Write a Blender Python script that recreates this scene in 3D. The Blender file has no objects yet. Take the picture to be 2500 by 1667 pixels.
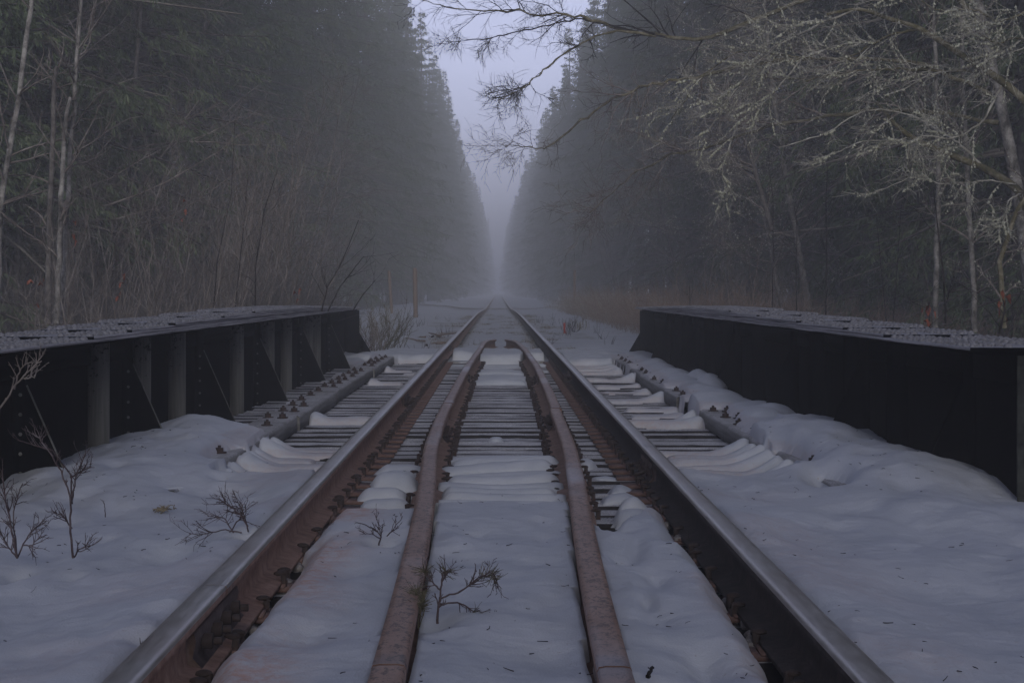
import bpy, math, random
import numpy as np
from math import radians, pi
rng = np.random.default_rng(7)
random.seed(7)
sc = bpy.context.scene
C = sc.collection

# ------------------------------------------------------------------ camera
F = 4200.0; VX = 1216.0; HY = 712.0; EYE = 0.775      # focal length and horizon in pixels of a 2500 px wide frame
cam = bpy.data.cameras.new('camera'); co = bpy.data.objects.new('camera', cam); C.objects.link(co)
cam.sensor_width = 36; cam.lens = 36*F/2500
cam.shift_x = (1250-VX)/2500; cam.shift_y = -(833.5-HY)/2500
cam.clip_start = 0.05; cam.clip_end = 3000
co.location = (0, 0, EYE); co.rotation_euler = (pi/2, 0, 0)
sc.camera = co
def at(px, py, Y): return np.array([(px-VX)*Y/F, Y, EYE-(py-HY)*Y/F])

# ------------------------------------------------------------------ object helpers
def tag(o, label=None, cat=None, group=None, kind=None):
    if label: o['label'] = label
    if cat: o['category'] = cat
    if group: o['group'] = group
    if kind: o['kind'] = kind
    return o
def empty(name, loc=(0,0,0), rz=0):
    o = bpy.data.objects.new(name, None); C.objects.link(o); o.location = loc; o.rotation_euler = (0,0,rz); o.empty_display_size = .1
    return o
class MB:
    """collects vertices, faces and a material slot per face; builds ONE mesh"""
    def __init__(s): s.V=[]; s.Q=[]; s.T=[]; s.qm=[]; s.tm=[]; s.n=0
    def add(s, V, Q=None, T=None, m=0):
        V = np.asarray(V, float).reshape(-1,3)
        if Q is not None and len(Q): Q=np.asarray(Q,int).reshape(-1,4); s.Q.append(Q+s.n); s.qm.append(np.full(len(Q),m))
        if T is not None and len(T): T=np.asarray(T,int).reshape(-1,3); s.T.append(T+s.n); s.tm.append(np.full(len(T),m))
        s.V.append(V); s.n += len(V); return s
    def box(s, x0,x1,y0,y1,z0,z1, m=0, j=0.0):
        V = np.array([[x,y,z] for z in (z0,z1) for y in (y0,y1) for x in (x0,x1)], float)
        if j: V += rng.uniform(-j,j,V.shape)
        return s.add(V, [[0,2,3,1],[4,5,7,6],[0,1,5,4],[2,6,7,3],[0,4,6,2],[1,3,7,5]], m=m)
    def mesh(s, name):
        me = bpy.data.meshes.new(name)
        V = np.concatenate(s.V) if s.V else np.zeros((0,3))
        Q = np.concatenate(s.Q) if s.Q else np.zeros((0,4),int); T = np.concatenate(s.T) if s.T else np.zeros((0,3),int)
        me.vertices.add(len(V)); me.vertices.foreach_set('co', V.astype(np.float32).ravel())
        L = np.concatenate([Q.ravel(), T.ravel()]).astype(np.int32)
        me.loops.add(len(L)); me.loops.foreach_set('vertex_index', L)
        me.polygons.add(len(Q)+len(T))
        st = np.concatenate([np.arange(len(Q))*4, len(Q)*4+np.arange(len(T))*3]).astype(np.int32)
        me.polygons.foreach_set('loop_start', st)
        mi = np.concatenate(s.qm+s.tm).astype(np.int32) if (s.qm or s.tm) else np.zeros(0,np.int32)
        me.polygons.foreach_set('material_index', mi)
        me.update(calc_edges=True); me.validate()
        return me
    def build(s, name, mats, parent=None, smooth=False, loc=None):
        me = s.mesh(name)
        for m in (mats if isinstance(mats,(list,tuple)) else [mats]): me.materials.append(m)
        if smooth: me.polygons.foreach_set('use_smooth', np.ones(len(me.polygons),bool))
        o = bpy.data.objects.new(name, me); C.objects.link(o)
        if parent: o.parent = parent
        if loc is not None: o.location = loc
        return o
def link_mesh(name, me, parent=None, loc=(0,0,0), rot=(0,0,0), scale=(1,1,1)):
    o = bpy.data.objects.new(name, me); C.objects.link(o); o.parent = parent
    o.location = loc; o.rotation_euler = rot; o.scale = scale
    return o
def copy_tree(o, parent=None):
    c = o.copy(); C.objects.link(c); c.parent = parent
    for ch in o.children: copy_tree(ch, c)
    return c

def unit(v): return v/np.maximum(np.linalg.norm(v,axis=-1,keepdims=True),1e-9)
def tubes(mb, P, R, k=3, m=0, cap=False):
    """P (M,n,3) centre lines, R (M,n) radii -> k sided tubes"""
    P=np.asarray(P,float); R=np.asarray(R,float); M,n,_=P.shape
    if M==0: return
    T=np.empty_like(P); T[:,1:-1]=P[:,2:]-P[:,:-2]; T[:,0]=P[:,1]-P[:,0]; T[:,-1]=P[:,-1]-P[:,-2]; T=unit(T)
    ref=np.where(np.abs(T[:,:1,2:3])>.9, np.array([1.,0,0]), np.array([0,0,1.]))
    A=unit(np.cross(T,np.broadcast_to(ref,T.shape))); B=np.cross(T,A)
    a=np.arange(k)*2*pi/k
    V=P[:,:,None,:]+R[:,:,None,None]*(np.cos(a)[:,None]*A[:,:,None,:]+np.sin(a)[:,None]*B[:,:,None,:])
    base=(np.arange(M)[:,None,None]*n+np.arange(n-1)[None,:,None])*k
    j=np.arange(k)[None,None,:]; j2=(j+1)%k
    Q=np.stack([base+j, base+j2, base+k+j2, base+k+j],-1)
    mb.add(V, Q.reshape(-1,4), m=m)
    if cap and k==4:
        for e in (0,n-1):
            b=(np.arange(M)*n+e)*k; mb.add(V.reshape(-1,3), np.stack([b,b+1,b+2,b+3],-1), m=m)
def grow(S, D, L, n, wig=.1, g=0.0, bend=None):
    """walks M branches from S along D; g pulls up (+) or down (-)"""
    S=np.asarray(S,float); d=unit(np.asarray(D,float)); M=len(S); P=np.empty((M,n,3)); P[:,0]=S
    L=np.broadcast_to(L,(M,))
    for i in range(1,n):
        d=unit(d+wig*rng.normal(size=(M,3))+np.array([0,0,g]) + (0 if bend is None else bend))
        P[:,i]=P[:,i-1]+d*(L/(n-1))[:,None]
    return P
def spawn(P, R, cnt, t0=.2, t1=1.0, ang=.9, flat=0.0):
    """random points on the branches P with child directions; returns start, dir, radius, t, parent"""
    M,n,_=P.shape
    par=np.repeat(np.arange(M),cnt) if np.isscalar(cnt) else np.repeat(np.arange(M),cnt)
    t=rng.uniform(t0,t1,len(par)); u=t*(n-1); i=np.minimum(u.astype(int),n-2); f=(u-i)[:,None]
    S=P[par,i]*(1-f)+P[par,i+1]*f; T=unit(P[par,i+1]-P[par,i]); r=R[par,i]*(1-f[:,0])+R[par,i+1]*f[:,0]
    N=rng.normal(size=S.shape); N[:,2]*=(1-flat); N=unit(N-(N*T).sum(-1,keepdims=True)*T)
    a=ang*rng.uniform(.7,1.3,len(par))[:,None]
    return S, T*np.cos(a)+N*np.sin(a), r, t, par
def taper(r0, n, end=.25): return np.asarray(r0)[:,None]*np.linspace(1,end,n)[None,:]

def _h(ix,iy,s):
    v=(ix.astype(np.int64)*374761393+iy.astype(np.int64)*668265263+s*1274126177)&0xffffffff
    v=((v^(v>>13))*1274126177)&0xffffffff; v=v^(v>>16)
    return (v&0xffff)/65535.0
def vn(x,y,s=0):
    ix=np.floor(x); iy=np.floor(y); fx=x-ix; fy=y-iy; fx=fx*fx*(3-2*fx); fy=fy*fy*(3-2*fy)
    a=_h(ix,iy,s); b=_h(ix+1,iy,s); c=_h(ix,iy+1,s); d=_h(ix+1,iy+1,s)
    return ((a*(1-fx)+b*fx)*(1-fy)+(c*(1-fx)+d*fx)*fy)*2-1
def fbm(x,y,sc_=1.0,o=4,s=0):
    r=0; a=1; t=0
    for i in range(o): r=r+a*vn(x/sc_,y/sc_,s+i*17); t+=a; a*=.5; sc_=sc_/2.03
    return r/t
def ss(a,b,x): t=np.clip((x-a)/(b-a),0,1); return t*t*(3-2*t)

# ------------------------------------------------------------------ materials
class Mat:
    def __init__(s,name,rough=.8,spec=.3,metal=0):
        s.m=bpy.data.materials.new(name); s.m.use_nodes=True; s.t=s.m.node_tree; s.b=s.t.nodes['Principled BSDF']
        s.b.inputs['Roughness'].default_value=rough; s.b.inputs['Specular IOR Level'].default_value=spec; s.b.inputs['Metallic'].default_value=metal
    def n(s,t,**k):
        o=s.t.nodes.new(t)
        for a,v in k.items(): setattr(o,a,v)
        return o
    def l(s,a,b): s.t.links.new(a,b)
    def coord(s,scale=(1,1,1),obj=True):
        c=s.n('ShaderNodeTexCoord'); m=s.n('ShaderNodeMapping'); m.inputs['Scale'].default_value=scale
        s.l(c.outputs['Object'],m.inputs[0]); return m.outputs[0]
    def noise(s,scale,vec=None,detail=5,rough=.6):
        o=s.n('ShaderNodeTexNoise'); o.inputs['Scale'].default_value=scale; o.inputs['Detail'].default_value=detail; o.inputs['Roughness'].default_value=rough
        if vec is not None: s.l(vec,o.inputs['Vector'])
        return o.outputs['Fac']
    def ramp(s,fac,stops):
        r=s.n('ShaderNodeValToRGB'); e=r.color_ramp.elements
        while len(e)<len(stops): e.new(.5)
        for i,(p,c) in enumerate(stops): e[i].position=p; e[i].color=(*c,1) if len(c)==3 else c
        s.l(fac,r.inputs[0]); return r.outputs[0]
    def mix(s,fac,a,b):
        o=s.n('ShaderNodeMix',data_type='RGBA')
        if isinstance(fac,(int,float)): o.inputs[0].default_value=fac
        else: s.l(fac,o.inputs[0])
        for i,v in ((6,a),(7,b)):
            if isinstance(v,tuple): o.inputs[i].default_value=(*v,1)
            else: s.l(v,o.inputs[i])
        return o.outputs[2]
    def math(s,op,a,b=None,clamp=False):
        o=s.n('ShaderNodeMath',operation=op,use_clamp=clamp)
        for i,v in enumerate((a,b)):
            if v is None: continue
            if isinstance(v,(int,float)): o.inputs[i].default_value=v
            else: s.l(v,o.inputs[i])
        return o.outputs[0]
    def bump(s,fac,strength=.3,dist=.01):
        o=s.n('ShaderNodeBump'); o.inputs['Strength'].default_value=strength; o.inputs['Distance'].default_value=dist
        s.l(fac,o.inputs['Height']); s.l(o.outputs[0],s.b.inputs['Normal'])
    def col(s,c):
        if isinstance(c,tuple): s.b.inputs['Base Color'].default_value=(*c,1)
        else: s.l(c,s.b.inputs['Base Color'])
        return s

def mk_snow():
    a=Mat('snow',.75,.25); v=a.coord()
    at_=a.n('ShaderNodeAttribute',attribute_name='stain'); sep=a.n('ShaderNodeSeparateColor'); a.l(at_.outputs['Color'],sep.inputs[0])
    base=a.ramp(a.noise(2.2,v,5),[(.3,(.34,.36,.40)),(.7,(.43,.445,.48))])
    f=a.math('MULTIPLY',sep.outputs[0],a.ramp(a.noise(28,v,8,.75),[(.38,(.12,)*3),(.62,(1,)*3)]),True)
    c=a.mix(f,base,(.38,.25,.21))
    f2=a.math('MULTIPLY',sep.outputs[1],a.ramp(a.noise(9,v,6),[(.38,(0,0,0)),(.6,(1,1,1))]),True)
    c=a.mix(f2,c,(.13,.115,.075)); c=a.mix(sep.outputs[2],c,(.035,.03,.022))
    sp=a.ramp(a.noise(60,v,3),[(.29,(1,1,1)),(.32,(0,0,0))]); c=a.mix(a.math('MULTIPLY',sp,.45),c,(.25,.2,.17))
    a.col(c); h=a.math('ADD',a.math('MULTIPLY',a.noise(26,v,6),1.0),a.math('MULTIPLY',a.noise(170,v,2),.9)); a.bump(h,.45,.006)
    return a.m
def mk_wood(name,dark,light,frost,axis='x',sc1=1):
    a=Mat(name,.85,.2); s=(1.2,28,28) if axis=='x' else (28,1.2,28)
    oi=a.n('ShaderNodeObjectInfo'); c=a.n('ShaderNodeTexCoord'); ad=a.n('ShaderNodeVectorMath',operation='ADD')
    sc_=a.n('ShaderNodeVectorMath',operation='SCALE'); sc_.inputs[0].default_value=(13,7,5); a.l(oi.outputs['Random'],sc_.inputs['Scale'])
    a.l(c.outputs['Object'],ad.inputs[0]); a.l(sc_.outputs[0],ad.inputs[1])
    m=a.n('ShaderNodeMapping'); m.inputs['Scale'].default_value=s; a.l(ad.outputs[0],m.inputs[0])
    g=a.noise(sc1,m.outputs[0],7,.7); base=a.ramp(g,[(.3,dark),(.66,light)])
    fr=a.math('MULTIPLY',a.ramp(a.noise(3.5,ad.outputs[0],5,.7),[(.3,(.1,)*3),(.68,(.9,)*3)]),a.ramp(a.noise(120,ad.outputs[0],3,.8),[(.38,(0,)*3),(.58,(1,)*3)]))
    geo=a.n('ShaderNodeNewGeometry'); sx=a.n('ShaderNodeSeparateXYZ'); a.l(geo.outputs['Normal'],sx.inputs[0])
    up=a.math('MULTIPLY',a.math('SUBTRACT',sx.outputs[2],.3,True),1.4,True)
    dk=a.mix(a.math('MULTIPLY',oi.outputs['Random'],.7),base,dark)
    a.col(a.mix(a.math('MULTIPLY',fr,up,True),dk,frost)); a.bump(g,.6,.01)
    return a.m
def mk_rust(name,c1,c2,c3,rough=.85,scale=18,metal=0,bump=.4):
    a=Mat(name,rough,.3,metal); v=a.coord()
    c=a.ramp(a.noise(scale,v,7,.7),[(.3,c1),(.5,c2),(.72,c3)]); a.col(c); a.bump(a.noise(scale*3,v,5),bump,.004); return a.m
def mk_plain(name,c1,c2,scale=6,rough=.85,spec=.2,bump=0):
    a=Mat(name,rough,spec); v=a.coord(); n_=a.noise(scale,v,5,.65); a.col(a.ramp(n_,[(.32,c1),(.68,c2)]))
    if bump: a.bump(n_,bump,.02)
    return a.m
M={}
M['snow']=mk_snow()
M['tie']=mk_wood('frosted_tie_wood',(.10,.095,.10),(.40,.395,.405),(.66,.665,.70))
M['tside']=mk_plain('shaded_creosoted_tie_side',(.008,.007,.007),(.03,.026,.025),20)  # creosote tone, kept this dark to paint shade into the tie gaps
M['timber']=mk_wood('frosted_curb_timber',(.12,.115,.11),(.30,.295,.29),(.50,.50,.53),'y')
M['wood']=mk_wood('weathered_log_wood',(.04,.028,.02),(.14,.10,.075),(.3,.3,.32))
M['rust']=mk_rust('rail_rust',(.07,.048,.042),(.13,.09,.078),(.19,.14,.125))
M['shaderust']=mk_rust('unlit_side_rust',(.008,.006,.006),(.022,.015,.013),(.05,.034,.03))  # rust darkened to paint shade onto the right rail's web
M['plate']=mk_rust('tie_plate_rust',(.05,.028,.022),(.12,.07,.058),(.19,.125,.105))
M['spike']=mk_rust('spike_iron',(.012,.009,.009),(.03,.02,.018),(.065,.04,.035))
M['lrust']=mk_rust('lit_left_web_rust',(.12,.066,.048),(.22,.13,.098),(.32,.21,.165))  # rust lightened to paint light onto the left rail's web
M['guard']=mk_rust('guard_rail_rust',(.13,.07,.048),(.22,.13,.095),(.31,.205,.16),.6,9,0,.25)
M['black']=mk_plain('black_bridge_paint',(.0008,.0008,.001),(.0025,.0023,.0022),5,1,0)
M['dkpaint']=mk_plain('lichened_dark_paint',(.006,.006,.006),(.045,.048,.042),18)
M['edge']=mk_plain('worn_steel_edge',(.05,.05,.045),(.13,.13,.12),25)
M['ballast']=mk_plain('dark_ballast',(.01,.008,.008),(.07,.055,.05),30,.95,.2,1.0)
def mk_head():
    a=Mat('polished_rail_head',.42,.5,.85); v=a.coord((1,.15,1))
    n_=a.noise(60,v,4); c=a.ramp(n_,[(.3,(.29,.275,.265)),(.7,(.45,.43,.415))]); 
    big=a.ramp(a.noise(3,a.coord((.3,.6,1)),3),[(.4,(0,)*3),(.75,(1,)*3)]); a.col(a.mix(a.math('MULTIPLY',big,.4),c,(.2,.13,.1)))
    r=a.math('ADD',a.math('MULTIPLY',n_,.3),.26); a.l(r,a.b.inputs['Roughness']); return a.m
M['head']=mk_head(); M['stone']=mk_plain('frosted_stone',(.04,.035,.032),(.26,.24,.24),25,.9,.2,.6)
def mk_ghead():
    a=Mat('guard_rail_head',.5,.5,.25); v=a.coord((1,.35,1)); n_=a.noise(9,v,6,.7)
    c=a.mix(a.ramp(a.noise(55,a.coord((1,.5,1)),6,.8),[(.42,(1,)*3),(.5,(0,)*3)]),a.ramp(n_,[(.3,(.17,.094,.066)),(.7,(.31,.20,.152))]),(.07,.042,.033))
    fr=a.ramp(a.noise(1.1,v,4,.6),[(.52,(0,)*3),(.66,(1,)*3)]); a.col(a.mix(a.math('MULTIPLY',fr,.75),c,(.42,.41,.45)))
    a.bump(a.noise(60,v,6,.8),.7,.004); return a.m
M['ghead']=mk_ghead()
def mk_flange():
    a=Mat('frosted_flange_steel',.8,.3); v=a.coord(); g=a.noise(1,a.coord((30,1,90)),6,.7)
    geo=a.n('ShaderNodeNewGeometry'); sx=a.n('ShaderNodeSeparateXYZ'); a.l(geo.outputs['Normal'],sx.inputs[0])
    up=a.math('SUBTRACT',sx.outputs[2],.2,True)
    side=a.ramp(g,[(.35,(.08,.075,.075)),(.65,(.42,.40,.41))])
    top=a.ramp(a.noise(30,v,5),[(.3,(.13,.13,.14)),(.7,(.32,.32,.35))])
    a.col(a.mix(a.math('MULTIPLY',up,1.5,True),side,top)); a.bump(a.noise(60,v,5),.4,.004); return a.m
M['flange']=mk_flange()
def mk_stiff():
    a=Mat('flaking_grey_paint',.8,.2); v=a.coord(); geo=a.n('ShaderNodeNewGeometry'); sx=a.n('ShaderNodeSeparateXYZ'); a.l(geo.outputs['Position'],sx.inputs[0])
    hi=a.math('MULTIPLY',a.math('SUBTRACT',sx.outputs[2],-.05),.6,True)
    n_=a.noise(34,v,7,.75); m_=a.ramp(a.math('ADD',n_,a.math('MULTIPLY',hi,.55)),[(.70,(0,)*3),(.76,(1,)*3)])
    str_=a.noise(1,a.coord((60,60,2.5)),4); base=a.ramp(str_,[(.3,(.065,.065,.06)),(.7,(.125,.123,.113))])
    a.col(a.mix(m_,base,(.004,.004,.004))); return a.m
M['stiff']=mk_stiff()
def mk_bark(name,c1,c2,c3,scale=12,st=1.0):
    a=Mat(name,.9,.15); v=a.coord((1,1,st)); n_=a.noise(scale,v,6,.75); a.col(a.ramp(n_,[(.36,c1),(.5,c2),(.64,c3)])); return a.m
M['birch']=mk_bark('pale_lichened_bark',(.03,.028,.025),(.14,.132,.122),(.28,.27,.25),7,.9)
M['greybark']=mk_bark('grey_bark',(.04,.036,.033),(.085,.077,.072),(.15,.14,.13),9)
M['mossbark']=mk_bark('mossy_bark',(.045,.042,.022),(.10,.09,.05),(.20,.185,.14),9)
M['twig']=mk_bark('grey_brown_twig',(.07,.058,.052),(.14,.12,.107),(.26,.235,.215),3)
M['ltwig']=mk_bark('pale_frosted_twig',(.12,.115,.09),(.26,.25,.21),(.45,.44,.39),5)
M['dtwig']=mk_bark('dark_twig',(.008,.007,.007),(.02,.017,.016),(.045,.04,.038),5)
M['ftwig']=mk_bark('purple_brown_twig',(.03,.02,.022),(.06,.045,.047),(.14,.12,.125),9)
M['trunk']=mk_bark('conifer_bark',(.03,.026,.024),(.06,.052,.048),(.10,.09,.085),6)
M['lichen']=mk_bark('pale_lichen',(.22,.22,.16),(.37,.375,.29),(.55,.55,.46),30)
M['needle']=mk_bark('dark_fir_needles',(.035,.058,.032),(.068,.098,.056),(.105,.14,.08),1.3)
M['needle2']=mk_bark('olive_fir_needles',(.045,.066,.034),(.08,.105,.058),(.125,.145,.088),1.3)
M['dead']=mk_bark('dead_conifer_twigs',(.09,.08,.07),(.16,.145,.125),(.26,.24,.21),2)
M['brush']=mk_bark('reddish_brush',(.11,.075,.058),(.20,.15,.122),(.32,.26,.215),3)
M['straw']=mk_bark('dry_straw',(.07,.06,.035),(.15,.125,.08),(.26,.22,.15),5)
M['leaf']=mk_bark('dead_red_leaf',(.07,.02,.012),(.15,.045,.027),(.24,.09,.055),20)
M['post']=mk_wood('old_post_wood',(.10,.07,.05),(.24,.17,.13),(.3,.27,.25),'y')
M['red']=mk_plain('faded_red_paint',(.22,.02,.012),(.36,.05,.03),15)
M['moss']=mk_bark('olive_moss',(.04,.038,.025),(.085,.078,.05),(.15,.135,.09),30)

# ------------------------------------------------------------------ track geometry
def railz(y): return -.22*ss(55,112,np.asarray(y,float))
GY =[0,3.41,4.65,6.235,6.70,8.78,11.07,13.75,18.2,23.1,26.6,28.0,29.0]
GXL=[-.215,-.228,-.242,-.268,-.280,-.345,-.360,-.352,-.325,-.262,-.22,-.17,-.045]
GXR=[.235,.240,.260,.298,.315,.365,.380,.396,.405,.365,.30,.23,.12]
gl=lambda y: np.interp(y,GY,GXL); gr=lambda y: np.interp(y,GY,GXR)
RX=.756
TIE=-.163           # top of the ties
PIT=.305; BY0=7.05  # tie pitch and first bridge tie
ties_y=[BY0+i*PIT for i in range(52)]     # to 22.6
TL=(-1.585,-1.345); TR=(1.42,1.66); TT=-.056

# ------------------------------------------------------------------ snow on the deck and the near approach
xs=np.unique(np.round(np.concatenate([np.linspace(-2.09,2.09,300),[-.64,-.79,.64,.79]]),4))
ys=[2.0]
while ys[-1]<24.6: ys.append(ys[-1]+max(.008,.0012*ys[-1]))
ys=np.array(ys); X,Y=np.meshgrid(xs,ys)
wx=X+.035*fbm(X,Y,.35,4,3); wy=Y+.06*fbm(X,Y,.45,4,5)
base=np.full_like(X,TIE); onT=((X>TL[0])&(X<TL[1])|(X>TR[0])&(X<TR[1]))&(Y>7.15)&(Y<22.3); base[onT]=TT
Ys=Y/2.4; lvl=-.045+.026*fbm(X,Ys,.9,3,11)+.025*fbm(X,Ys,.28,3,12)-.016*np.clip(fbm(X,Ys,.16,2,15)-.25,0,1)*2+.004*fbm(X,Ys,.05,2,13)+.04*ss(1.25,1.6,np.abs(X))*fbm(X,Y/1.6,.36,3,14)
lvl+= -.025*ss(.9,1.2,np.abs(X))*ss(8.5,5,Y)
lvl+= np.where(X>0,.115,.085)*np.exp(-((np.abs(X)-1.72)/.36)**2)*ss(6.2,7.6,Y)*(Y<12)
for hx,hy,ry in ((-1.375,8.75,.34),(1.45,8.55,.42),(1.44,7.45,.2)): lvl-=.16*np.exp(-((X-hx)/.075)**2-((Y-hy)/ry)**2)
lvl+= .022*np.exp(-((np.abs(X)-.86)/.09)**2)*(Y<8.2)
def dent(x,y,rx,ry,d): 
    global lvl
    lvl=lvl-d*np.exp(-((X-x)/rx)**2-((Y-y)/ry)**2)
for x,y,rx,ry,d in [(-.02,4.9,.10,.22,.035),(.05,5.9,.12,.2,.03),(-.13,5.4,.1,.15,.02),(.1,4.0,.11,.2,.03),(-.42,4.3,.09,.22,.035),(-.45,5.2,.08,.14,.02),(0,3.6,.1,.15,.03),(-1.05,5.6,.15,.22,.03),(-1.3,4.7,.18,.3,.03),(1.25,4.9,.16,.3,.03),(1.5,6.0,.2,.3,.04),(1.1,5.7,.12,.2,.02),(-1.15,7.25,.16,.2,.045),(-.95,6.9,.1,.18,.03)]: dent(x,y,rx,ry,d)
for k in range(16):
    y=3.3+k*.23+rng.uniform(-.12,.12); dent(.43+rng.uniform(-.05,.05),y,rng.uniform(.02,.055),rng.uniform(.06,.2),rng.uniform(.008,.042))
for k in range(46): dent(rng.uniform(-2,2),rng.uniform(3,8),rng.uniform(.02,.09),rng.uniform(.05,.22),rng.uniform(.006,.026))
for px_,Y_ in ((178,5.3),(42,5.3),(605,5.8),(590,5.8),(925,5.75),(945,5.75),(1068,4.45),(1022,4.4),(775,5.9),(257,6.0),(345,4.0),(1690,5.6),(1580,3.75)): dent((px_-VX)*Y_/F,Y_-.02,.045,.09,.028)
# full snow up to y1 (per lane) and from y2 on
def lane(vals): # piecewise by x
    px=[];pv=[]
    for a,b,v in vals: px+=[a+.035,b-.035]; pv+=[v,v]
    return np.interp(X,px,pv)
y1=lane([(-3,-1.6,10.2),(-1.6,-1.34,10.15),(-1.34,-.79,7.9),(-.79,-.3,6.75),(-.3,.33,6.95),(.33,.40,6.15),(.40,.47,6.3),(.47,.55,6.6),(.55,.63,6.9),(.63,.79,7.05),(.79,1.42,8.0),(1.42,1.66,9.95),(1.66,3,10.6)])
y2=lane([(-3,-1.34,22.35),(-1.34,-.79,22.5),(-.79,-.3,23.2),(-.3,.33,22.3),(.33,.79,22.9),(.79,1.42,20.8),(1.42,3,21.3)])
e1=np.clip((y1-wy)/.16,0,1); e2=np.clip((wy-y2)/.2,0,1)
full=np.maximum(np.sqrt(1-(1-e1)**2),np.sqrt(1-(1-e2)**2))
thick=np.where(full>0,(lvl-base)*full,0.0)
thick=np.maximum(thick,0)
def ribbon(x0,x1,yk,A,rise=0,side=0,w=.155):
    """snow lying along one tie; rise lifts the end towards the curb timber"""
    global thick
    m=(np.abs(Y-yk)<w*1.6)&(X>x0-.06)&(X<x1+.06)&(~onT)
    if not m.any(): return
    x=wx[m]; y=wy[m]; u=(x-x0)/(x1-x0)
    r_=u if side>0 else 1-u
    yo=yk+.05*np.sin(x*5+yk*3); ww=w*(.66+.22*vn(x*6,yk+0*x,9))
    e=np.clip(np.minimum(u,1-u)*(x1-x0)/.07,0,1)
    dome=np.clip(1-((y-yo)/ww)**2,0,1)**.7*np.sqrt(1-(1-e)**2)
    h=.8*A*rng.uniform(.6,1.25)*(.75+.35*vn(x*4,yk+0*x,21))+rise*np.clip((r_-.55)/.45,0,1)**1.6
    thick[m]=np.maximum(thick[m],dome*h)
tk=lambda y: min(ties_y,key=lambda t:abs(t-y))
for i,y in enumerate(ties_y):
    if y<10.3:
        f=(10.3-y)/3.3
        if y>6.6 and y<9.5: ribbon(-.27 -.05*(i%3==0),.29+.04*(i%2),y,.06+.055*f)           # centre lane
        if y<9.0: ribbon(-.63+.03*(i%2),-.37-.02*(i%3),y,.07+.05*f)
        if y<8.0: ribbon(.47+.04*(i%2),.64,y,.085)
        if 7.7<y<10.35: ribbon(-1.36,-.82-.1*(i%3),y,.045+.04*f,.11,-1,.15)
        if 7.7<y<9.9: ribbon(.82+.06*(i%3),1.44,y,.05+.04*f,.12,1,.15)
for x0,x1,y,A,r_,sd in [(-1.34,-.86,12.2,.05,.09,-1),(-1.3,-1.05,12.5,.03,.02,-1),(-1.33,-.95,17.5,.035,.07,-1),(-1.33,-1.0,20.3,.04,.09,-1),(-1.1,-.9,19.6,.02,0,-1),
      (.84,1.43,12.0,.08,.05,1),(.95,1.43,12.3,.05,.12,1),(1.0,1.40,12.9,.04,.03,1),(1.0,1.42,13.5,.05,.03,1),(.82,1.43,14.7,.06,.10,1),(.95,1.40,16.0,.03,.06,1),(.95,1.40,16.9,.03,.03,1),
      (.82,1.43,18.1,.05,.10,1),(.82,1.43,19.7,.06,.08,1),(.85,1.43,20.3,.06,.06,1),(.82,1.43,20.9,.07,.05,1),(.44,.6,20.3,.04,0,1),(.46,.58,8.7,.04,0,1),
      (.47,.63,21.6,.05,0,1),(-.6,-.42,21.6,.03,0,1),(-.66,-.5,12.6,.012,0,1)]:
    ribbon(x0,x1,tk(y),A,r_,sd)
for y in (17.3,17.6,17.9,18.3,18.6,18.9,19.2,19.5,19.8): ribbon(-.27+.04*rng.random(),.33-.05*rng.random(),y,.07,0,0,.2)
for y in (21.2,21.8): ribbon(-.23,.3,tk(y),.035)
def clump(x,y,rx,ry,h,pw=.6):
    global thick
    pw=max(pw,.6); m=(np.abs(X-x)<rx*1.3)&(np.abs(Y-y)<ry*1.4)
    if abs(x)>1.4: m&=(np.abs(X)>(1.425 if x>0 else 1.35))
    d=((wx[m]-x)/rx)**2+((wy[m]-y)/ry)**2
    h=h*((.28 if x<0 else .5) if abs(x)>1.4 else 1)*(1+.3*vn(X[m]*5,Y[m]*2.5,33)); f=np.clip(1-d,0,1)**pw; off=(TT-base[m])*(d<.95) if (x>1.4 and 9<y<22) else 0
    thick[m]=np.maximum(thick[m],np.where(f>0,h*f+off,0))
for a in [(-1.66,10.6,.10,.4,.05),(-1.68,11.1,.07,.7,.10),(-1.60,13.0,.055,.3,.03),(-1.69,13.8,.06,.6,.08),(-1.64,15.9,.05,.7,.08),(-1.72,18.9,.11,.5,.17),(-1.8,17.9,.05,.2,.05),(-1.66,21.7,.2,.9,.2),(-1.9,22.3,.2,.7,.25),
          (0,10.9,.05,.1,.015),(.47,9.3,.06,.16,.03)]: clump(*a)
# lumpy snow lying along the outer half of the right curb timber
yy=10.3
while yy<21.6:
    h=rng.uniform(.06,.12); wdt=rng.uniform(.15,.22); xx=1.70+rng.uniform(-.05,.05)
    clump(xx,yy,wdt,rng.uniform(.45,.9),h+.04,.45)
    if rng.random()<.3: clump(1.84,yy+.1,.14,.4,.22,.45)
    yy+=rng.uniform(.5,.95)
for a in [(1.62,12.6,.26,.45,.20),(1.60,13.4,.22,.3,.10),(1.80,11.3,.16,.5,.17),(1.56,15.0,.2,.3,.08),(1.55,16.7,.16,.5,.09),(1.56,19,.16,.5,.09),(1.80,12.2,.14,.4,.15)]: clump(*a)
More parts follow.
